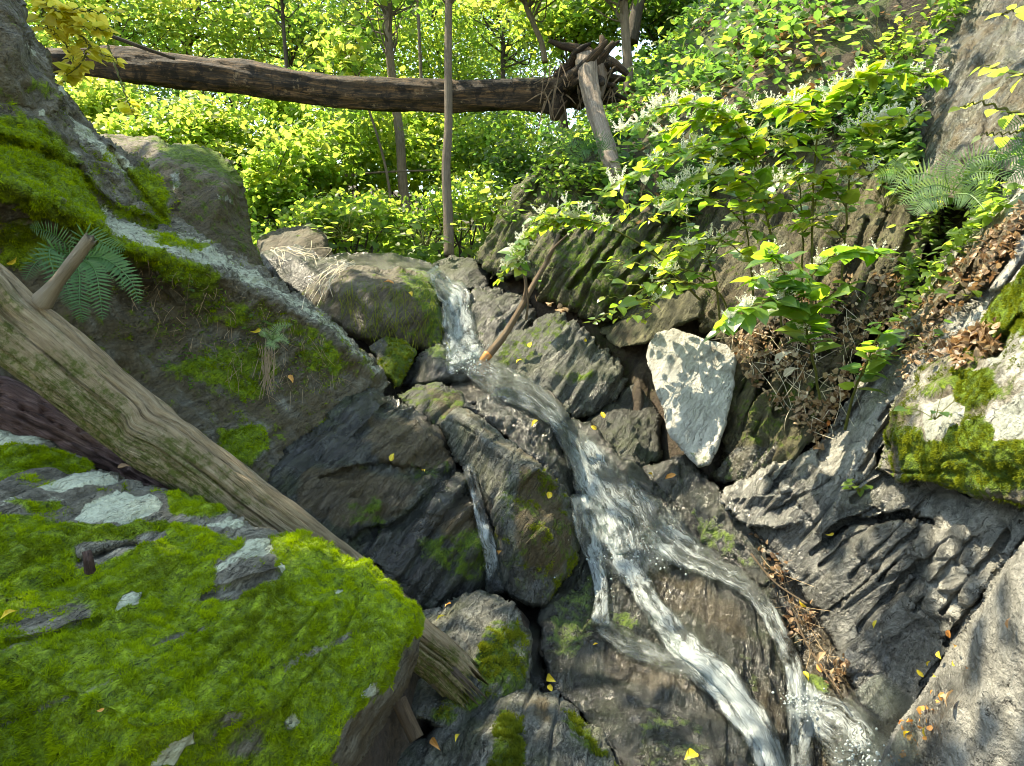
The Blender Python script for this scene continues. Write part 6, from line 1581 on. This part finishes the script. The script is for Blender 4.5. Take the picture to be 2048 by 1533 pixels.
def small_plant(label, x, y, d, spread, n, size, mat='leaf_mid', tone=.6, name='small_plant', cat='plant', group='small plants on the rocks'):
    c = P(x, y, d); ob = empty(name, c); tag(ob, label, cat, group, 'thing')
    sb = MB(); lb = MB()
    for k in range(n):
        e = c + np.array([RNG.normal() * spread, RNG.normal() * spread * .6 - .03, abs(RNG.normal()) * spread * .7 + .01])
        p = branch_path(c, e, 6, .1, .15)
        vv, qq, tt, u2 = tube(p, .0013, 4); sb.add(vv, qq, tt, u2, moss=0)
        ax = unit((e - c) * [1, 1, .2] + RNG.normal(size=3) * .01 + [0, -.01, -.012])
        leaves(lb, e[None], ax[None], unit(np.array([[0, -.3, 1.]]) + RNG.normal(size=(1, 3)) * .3), [size * (.6 + .7 * RNG.random())], T_OVATE, np.clip([tone + RNG.normal() * .25], 0, 1), 1.0)
    sb.build('stem', M['stem'], ob); lb.build('leaves', M[mat], ob, smooth=False)
    return ob


for lab, x, y, sp, n, sz, mat, tn in (
        ('little green plant on the earthy face beside the tiny fern', 520, 662, .05, 7, .03, 'leaf_mid', .7), ('small green plant sprouting at the foot of the pale slab', 1275, 740, .08, 12, .05, 'leaf_mid', .5),
        ('small plant above the crack of the wet slab wall', 1720, 985, .06, 8, .04, 'leaf_mid', .6), ('small leafy plant in the litter left of the moss outcrop', 1850, 700, .09, 14, .05, 'leaf_dark', .7),
        ('leafy seedling high on the ribbed rock', 1935, 600, .06, 9, .045, 'leaf_mid', .6), ('green plant on the rim of the ribbed rock under the broad fern', 1880, 470, .12, 16, .06, 'leaf_mid', .5), ('bluish leafed seedling on the moss outcrop', 1870, 840, .06, 8, .04, 'leaf_dark', .7),
        ('leafy plant by the lip of the fall at the sapling foot', 850, 492, .22, 22, .09, 'leaf_mid', .5), ('leafy plant left of the flat stones at the forest edge', 690, 485, .25, 26, .09, 'leaf_mid', .6), ('low plant at the edge of the layered stones under the overhang', 1010, 440, .25, 30, .08, 'leaf_mid', .5),
        ('leafy plant on top of the overhanging rock', 1260, 370, .25, 26, .08, 'leaf_dark', .6), ('low leafy plant on the crest of the rock bank', 1420, 320, .3, 34, .09, 'leaf_dark', .6), ('green creeper over the upper edge of the rock bank', 1560, 245, .3, 34, .085, 'leaf_dark', .6), ('leafy plant in the cleft between rock bank and grey slope', 1770, 420, .2, 24, .07, 'leaf_dark', .5), ('leafy clump on the brow above the grey slope', 1760, 120, .35, 36, .09, 'leaf_mid', .5)):
    d = float(zat(x, y, 2)[0]); d = d if d < 1e8 else 6.6
    small_plant(lab, x, y, d - .01, sp, n, sz, mat, tn)

def cover(name, label, poly, n, size, mat, seed, lift, tone=.5, cat='undergrowth'):
    rg = np.random.default_rng(seed); poly = np.array(poly, float)
    x = rg.uniform(poly[:, 0].min(), poly[:, 0].max(), n * 5); y = rg.uniform(poly[:, 1].min(), poly[:, 1].max(), n * 5)
    cl = fbm(np.stack([x * .013, y * .013, np.full(len(x), seed * 2.2)], 1), 3)
    ok = (poly_sd(x, y, poly) > 0) & (zat(x, y, 2) < 1e8) & (cl > -.16 + .3 * (rg.random(len(x)) - .5))
    x, y, cl = x[ok][:n], y[ok][:n], cl[ok][:n]
    p = zpt(x, y, 0, 2) + np.array([-.25, -.55, .8]) * (rg.random((len(x), 1)) ** 1.3 * lift * (.5 + np.clip(cl, 0, 1)[:, None] * 2))
    mb = MB(); m = len(x)
    leaves(mb, p, unit(rg.normal(size=(m, 3)) * [1, .7, .35] + [0, -.3, -.2]), unit(rg.normal(size=(m, 3)) * .4 + [-.1, -.35, 1]), size * (.5 + rg.random(m)), T_OVATE, np.clip(tone + cl * .5 + rg.normal(size=m) * .2, 0, 1), .9)
    o = mb.build(name, M[mat], None, p.mean(0), smooth=False)
    return tag(o, label, cat, kind='stuff')


cover('undergrowth', 'leafy plants growing over the crest of the rock bank', [(1230, 330), (1420, 200), (1640, 170), (1800, 180), (1840, 330), (1760, 330), (1640, 290), (1500, 330), (1360, 460), (1270, 420)], 2600, .062, 'leaf_dark', 31, .30, .6)
cover('undergrowth', 'small plants and creepers along the left edge of the grey slope', [(1690, 240), (1780, 60), (1900, -40), (1960, -40), (1880, 120), (1820, 260), (1850, 420), (1760, 380)], 1100, .055, 'leaf_mid', 32, .22, .45)
cover('undergrowth', 'low creeping plants over the overhanging rock', [(1000, 430), (1100, 300), (1170, 280), (1230, 330), (1290, 400), (1200, 380), (1110, 400), (1040, 480)], 800, .05, 'leaf_mid', 33, .18, .4)
cover('undergrowth', 'small ground plants in the hollow of the ribbed rock', [(1800, 480), (1900, 380), (2048, 260), (2048, 380), (1950, 470), (1860, 580), (1790, 660)], 700, .04, 'leaf_mid', 34, .10, .5)
cover('undergrowth', 'tiny green plants among the moss on the ledge face', [(250, 520), (450, 580), (640, 660), (680, 740), (480, 820), (330, 760)], 420, .016, 'leaf_mid', 35, .03, .5)


# dry roots draped over the sunlit rock
def dry_roots(label, starts, seed):
    b = MB(); rg = np.random.default_rng(seed)
    for (x, y, dx, dy) in starts:
        for k in range(5):
            x0 = x + rg.normal() * 7; y0 = y + rg.normal() * 5
            m = np.array([[x0, y0], [x0 + dx * .35 + rg.normal() * 6, y0 + dy * .15 + rg.normal() * 4], [x0 + dx * .7 + rg.normal() * 8, y0 + dy * .5 + rg.normal() * 6], [x0 + dx + rg.normal() * 12, y0 + dy + rg.normal() * 14]])
            m = resample(m, 16); d = zat(m[:, 0], m[:, 1], 2); d = np.where(d > 1e8, 5.7, d)
            d = np.convolve(np.pad(d, 2, mode='edge'), np.ones(5) / 5, 'valid') - .02 - rg.random() * .05
            vv, qq, tt, u2 = tube(P(m[:, 0], m[:, 1], d), np.linspace(.0034, .0016, 16), 4); b.add(vv, qq, tt, u2 * [1, 0], rnd=np.clip(.7 + rg.normal() * .3, 0, 1))
    o = b.build('dry_roots', M['straw'], None, P(starts[0][0], starts[0][1], 5.6))
    return tag(o, label, 'roots', 'dried roots on the sunlit rock', 'thing')


dry_roots('bleached dry roots over the top of the sunlit rock', [(560, 500, 55, 10), (540, 500, 20, 30), (600, 500, 45, 22)], 1)
dry_roots('bleached dry roots hanging down the right flank of the sunlit rock', [(690, 530, -40, 40), (700, 528, -70, 70), (670, 535, -50, 60)], 2)
# reddish rootlets below the tiny fern
b = MB()
for k in range(30):
    x0 = 535 + RNG.normal() * 8; y0 = 700 + RNG.normal() * 8
    m = resample(np.array([[x0, y0], [x0 + RNG.normal() * 5, y0 + 30], [x0 + RNG.normal() * 9, y0 + 55 + RNG.random() * 40]]), 10)
    d = zat(m[:, 0], m[:, 1], 2) - .02 - RNG.random() * .03
    vv, qq, tt, u2 = tube(P(m[:, 0], m[:, 1], d), .0016, 4); b.add(vv, qq, tt, u2 * [1, 0], rnd=RNG.random() * .5)
o = b.build('rootlets', M['dry'], None, P(535, 720, 3.5)); tag(o, 'reddish hair roots hanging under the tiny fern on the earthy face', 'roots', kind='thing')

# hanging roots and dead moss strands below the ledge, dead stems under the knotweed
def strands(name, label, cat, poly, n, ln, r, mat, seed, dirv=(0, 1), lift=.03, wild=.35, kind='stuff'):
    rg = np.random.default_rng(seed); poly = np.array(poly, float); b = MB()
    x = rg.uniform(poly[:, 0].min(), poly[:, 0].max(), n * 4); y = rg.uniform(poly[:, 1].min(), poly[:, 1].max(), n * 4)
    ok = poly_sd(x, y, poly) > 0; x, y = x[ok][:n], y[ok][:n]
    for a, c in zip(x, y):
        L = ln * rg.uniform(.4, 1.3); dv = np.array(dirv) + rg.normal(size=2) * wild
        m = resample(np.array([[a, c], [a + dv[0] * L * .5 + rg.normal() * L * .12, c + dv[1] * L * .5], [a + dv[0] * L, c + dv[1] * L]]), 8)
        d = zat(m[:, 0], m[:, 1], 1)
        if d.max() > 1e8 or np.ptp(d) > .5: continue
        d = d - .006 - lift * rg.random() * np.sin(np.linspace(.2, 3, 8))
        vv, qq, tt, u2 = tube(P(m[:, 0], m[:, 1], d), r * rg.uniform(.6, 1.4), 4); b.add(vv, qq, tt, u2 * [1, 0], rnd=rg.random())
    o = b.build(name, M[mat], None, P(poly[:, 0].mean(), poly[:, 1].mean(), 4)); return tag(o, label, cat, kind=kind)


strands('root_strands', 'fine brown root strands hanging from the earthy face below the ledge', 'roots', [(260, 510), (420, 550), (640, 660), (690, 760), (540, 800), (380, 690), (240, 600)], 170, 22, .0010, 'dry', 4, wild=.7)
strands('dead_stems', 'tangle of pale dead stems on the bank under the knotweed', 'dead stems', [(1450, 640), (1720, 560), (1800, 660), (1690, 780), (1640, 900), (1490, 720)], 110, 34, .0014, 'straw', 5, (.1, .9), .08, .9)
strands('pine_litter', 'twigs and needles caught in the channel beside the cascade', 'litter', [(1500, 1070), (1560, 1130), (1690, 1330), (1660, 1380), (1590, 1260)], 90, 22, .0009, 'dry', 6, (.3, .8), .04, .9)
strands('moss_fringe', 'brown trailing moss strands on the fall boulder', 'moss', [(660, 560), (860, 560), (890, 680), (700, 660)], 320, 26, .0012, 'moss_olive', 7)


# ------------------------------------------------------------------ dead leaves lying on the stones
def litter(name, label, poly, n, size, mat, seed, tmpl=T_OVATE, lift=.01, tone=.5, cat='leaf litter', kind='stuff'):
    rg = np.random.default_rng(seed); poly = np.array(poly, float)
    x = rg.uniform(poly[:, 0].min(), poly[:, 0].max(), n * 5); y = rg.uniform(poly[:, 1].min(), poly[:, 1].max(), n * 5)
    ok = (poly_sd(x, y, poly) > 0) & (zat(x, y, 2) < 1e8)
    cl = pn(np.stack([x * .02, y * .02, np.full(len(x), seed * 2.2)], 1))
    ok &= cl > -.1 + .3 * (rg.random(len(x)) - .5)
    x, y = x[ok][:n], y[ok][:n]
    p = zpt(x, y, lift * rg.random(len(x)) * 2, 1); nr = znorm(x, y)
    mb = MB()
    leaves(mb, p, unit(rand_dirs(len(x)) + nr * .25), unit(nr + rand_dirs(len(x)) * .7), size * (.5 + rg.random(len(x))), tmpl, np.clip(tone + rg.normal(size=len(x)) * .3, 0, 1), .9)
    o = mb.build(name, M[mat], None, p.mean(0), smooth=False)
    return tag(o, label, cat, kind=kind)


litter('leaf_litter', 'heaped brown dead leaves on the bank below the knotweed', [(1450, 620), (1720, 540), (1830, 560), (1790, 680), (1690, 800), (1640, 900), (1480, 740)], 1500, .028, 'dry', 1, tone=.6, lift=.03)
litter('leaf_litter', 'brown dead leaves in the hollow of the ribbed rock', [(1780, 640), (1880, 540), (2060, 390), (2060, 470), (1950, 600), (1880, 720), (1800, 760)], 620, .021, 'dry', 2, tone=.5, lift=.02)
litter('leaf_litter', 'wet dead leaves in the channel beside the cascade', [(1500, 1060), (1560, 1110), (1700, 1330), (1680, 1400), (1580, 1260)], 220, .022, 'dry', 3, lift=.006, tone=.3)
litter('leaf_litter', 'small orange leaf scraps along the foot of the tilted slab', [(1850, 1370), (1900, 1340), (1880, 1450), (1800, 1533), (1770, 1533)], 34, .015, 'fallen_orange', 4, lift=.005)
litter('leaf_litter', 'brown dead leaves in the cleft above the moss outcrop', [(1880, 690), (1990, 640), (2000, 700), (1920, 730)], 240, .03, 'dry', 8, lift=.012)

FALLEN = [  # x, y, length in px, colour, where it lies
    (1098, 990, 24, 'y', 'on the mossy front of the split rock'), (785, 914, 22, 'y', 'highest on the broad brown rock face'), (848, 943, 18, 'y', 'low on the broad brown rock face'), (1068, 848, 26, 'y', 'on the black rock beside the cascade'),
    (1205, 830, 20, 'y', 'on the dark rock left of the pale slab'), (1186, 856, 16, 'y', 'on the dark rock left of the pale slab'), (1062, 690, 22, 'y', 'on the pointed rock'), (1037, 724, 18, 'y', 'at the wet foot of the pointed rock'), (1170, 680, 14, 'y', 'near the ridge of the pointed rock'),
    (914, 1478, 30, 'y', 'upright on the lower mossy stone'), (872, 1492, 40, 'o', 'lying flat on the lower mossy stone'), (1104, 1360, 30, 'y', 'in the dark gap above the lower stone'), (1100, 1376, 24, 'y', 'in the dark gap above the lower stone'), (880, 1238, 26, 'y', 'on the flat stone under the log end'), (895, 1212, 20, 'o', 'on the flat stone under the log end'),
    (1380, 1515, 40, 'y', 'on the lower cascade rock between the streams'), (1612, 1354, 22, 'y', 'on the wet bed right of the cascade'), (1605, 1205, 22, 'y', 'at the end of the golden stalk'), (1750, 1250, 20, 'y', 'alone on the wet slab wall'), (1658, 1068, 18, 'y', 'by the crack of the wet slab wall'),
    (1900, 1270, 22, 'o', 'at the top edge of the tilted slab'), (1912, 1292, 22, 'o', 'at the top edge of the tilted slab'), (1880, 1312, 20, 'y', 'on the edge of the tilted slab above the pool'), (1858, 1326, 16, 'y', 'on the edge of the tilted slab above the pool'), (1908, 1326, 16, 'y', 'on the tilted slab'), (1840, 1346, 24, 'y', 'on the edge of the tilted slab above the pool'), (1870, 1352, 18, 'y', 'on the tilted slab'), (1936, 1336, 18, 'o', 'on the tilted slab'),
    (1900, 1400, 42, 'b', 'curled on the tilted slab'), (1852, 1462, 24, 'y', 'low on the tilted slab'), (1815, 1468, 26, 'y', 'low on the tilted slab'), (1805, 1445, 22, 'o', 'low on the tilted slab'), (2020, 1245, 26, 'b', 'alone high on the tilted slab'), (1845, 1420, 26, 'o', 'low on the tilted slab'),
    (510, 660, 26, 'y', 'hanging on the earthy face below the ledge'), (582, 760, 22, 'o', 'on the earthy face below the ledge'), (15, 1232, 40, 'y', 'on the moss of the big boulder at its left edge'), (24, 520, 26, 'y', 'on the ledge behind the log'), (200, 1420, 18, 'o', 'sunk in the moss of the big boulder'), (250, 935, 26, 'b', 'on the red log above the big boulder'),
    (1340, 955, 30, 'o', 'below the tip of the pale slab'), (1300, 950, 18, 'y', 'on the dark rock left of the pale slab'), (775, 567, 26, 'o', 'bright on top of the fall boulder'), (822, 590, 16, 'y', 'on the front of the fall boulder'), (1000, 1104, 16, 'o', 'beside the thin trickle'), (1190, 1290, 14, 'y', 'on the cascade rock by the trickle'), (1640, 1320, 40, 'b', 'in the wet channel beside the cascade'), (1640, 1335, 26, 'o', 'in the wet channel beside the cascade'),
    (1570, 715, 46, 'p', 'bleached and sunlit on the bank under the knotweed'), (1585, 745, 40, 'p', 'bleached and sunlit on the bank under the knotweed'), (1610, 790, 30, 'p', 'bleached and sunlit on the bank under the knotweed')]
WORD = {'y': ('yellow', 'fallen_yellow'), 'o': ('orange', 'fallen_orange'), 'b': ('brown', 'dry'), 'p': ('pale', 'straw')}
for x, y, ln, c, where in FALLEN:
    p = zpt(x, y, .012, 2); d = float(zat(x, y, 2)[0]); nr = znorm(x, y)
    if d > 1e8: continue
    mb = MB()
    tw = rand_dirs(1); tw = unit(tw - nr * (tw * nr).sum())
    s = ln / F * d * .98
    leaves(mb, p - tw * s * .5, unit(tw + nr * .15), unit(nr + rand_dirs(1) * .5), [s * .9], T_CURL, None, random.uniform(.55, .95))
    o = mb.build('fallen_leaf', M[WORD[c][1]], None, p[0] - tw[0] * s * .5, smooth=False)
    tag(o, WORD[c][0] + ' fallen leaf ' + where, 'leaf', 'fallen leaves on the stones', 'thing')
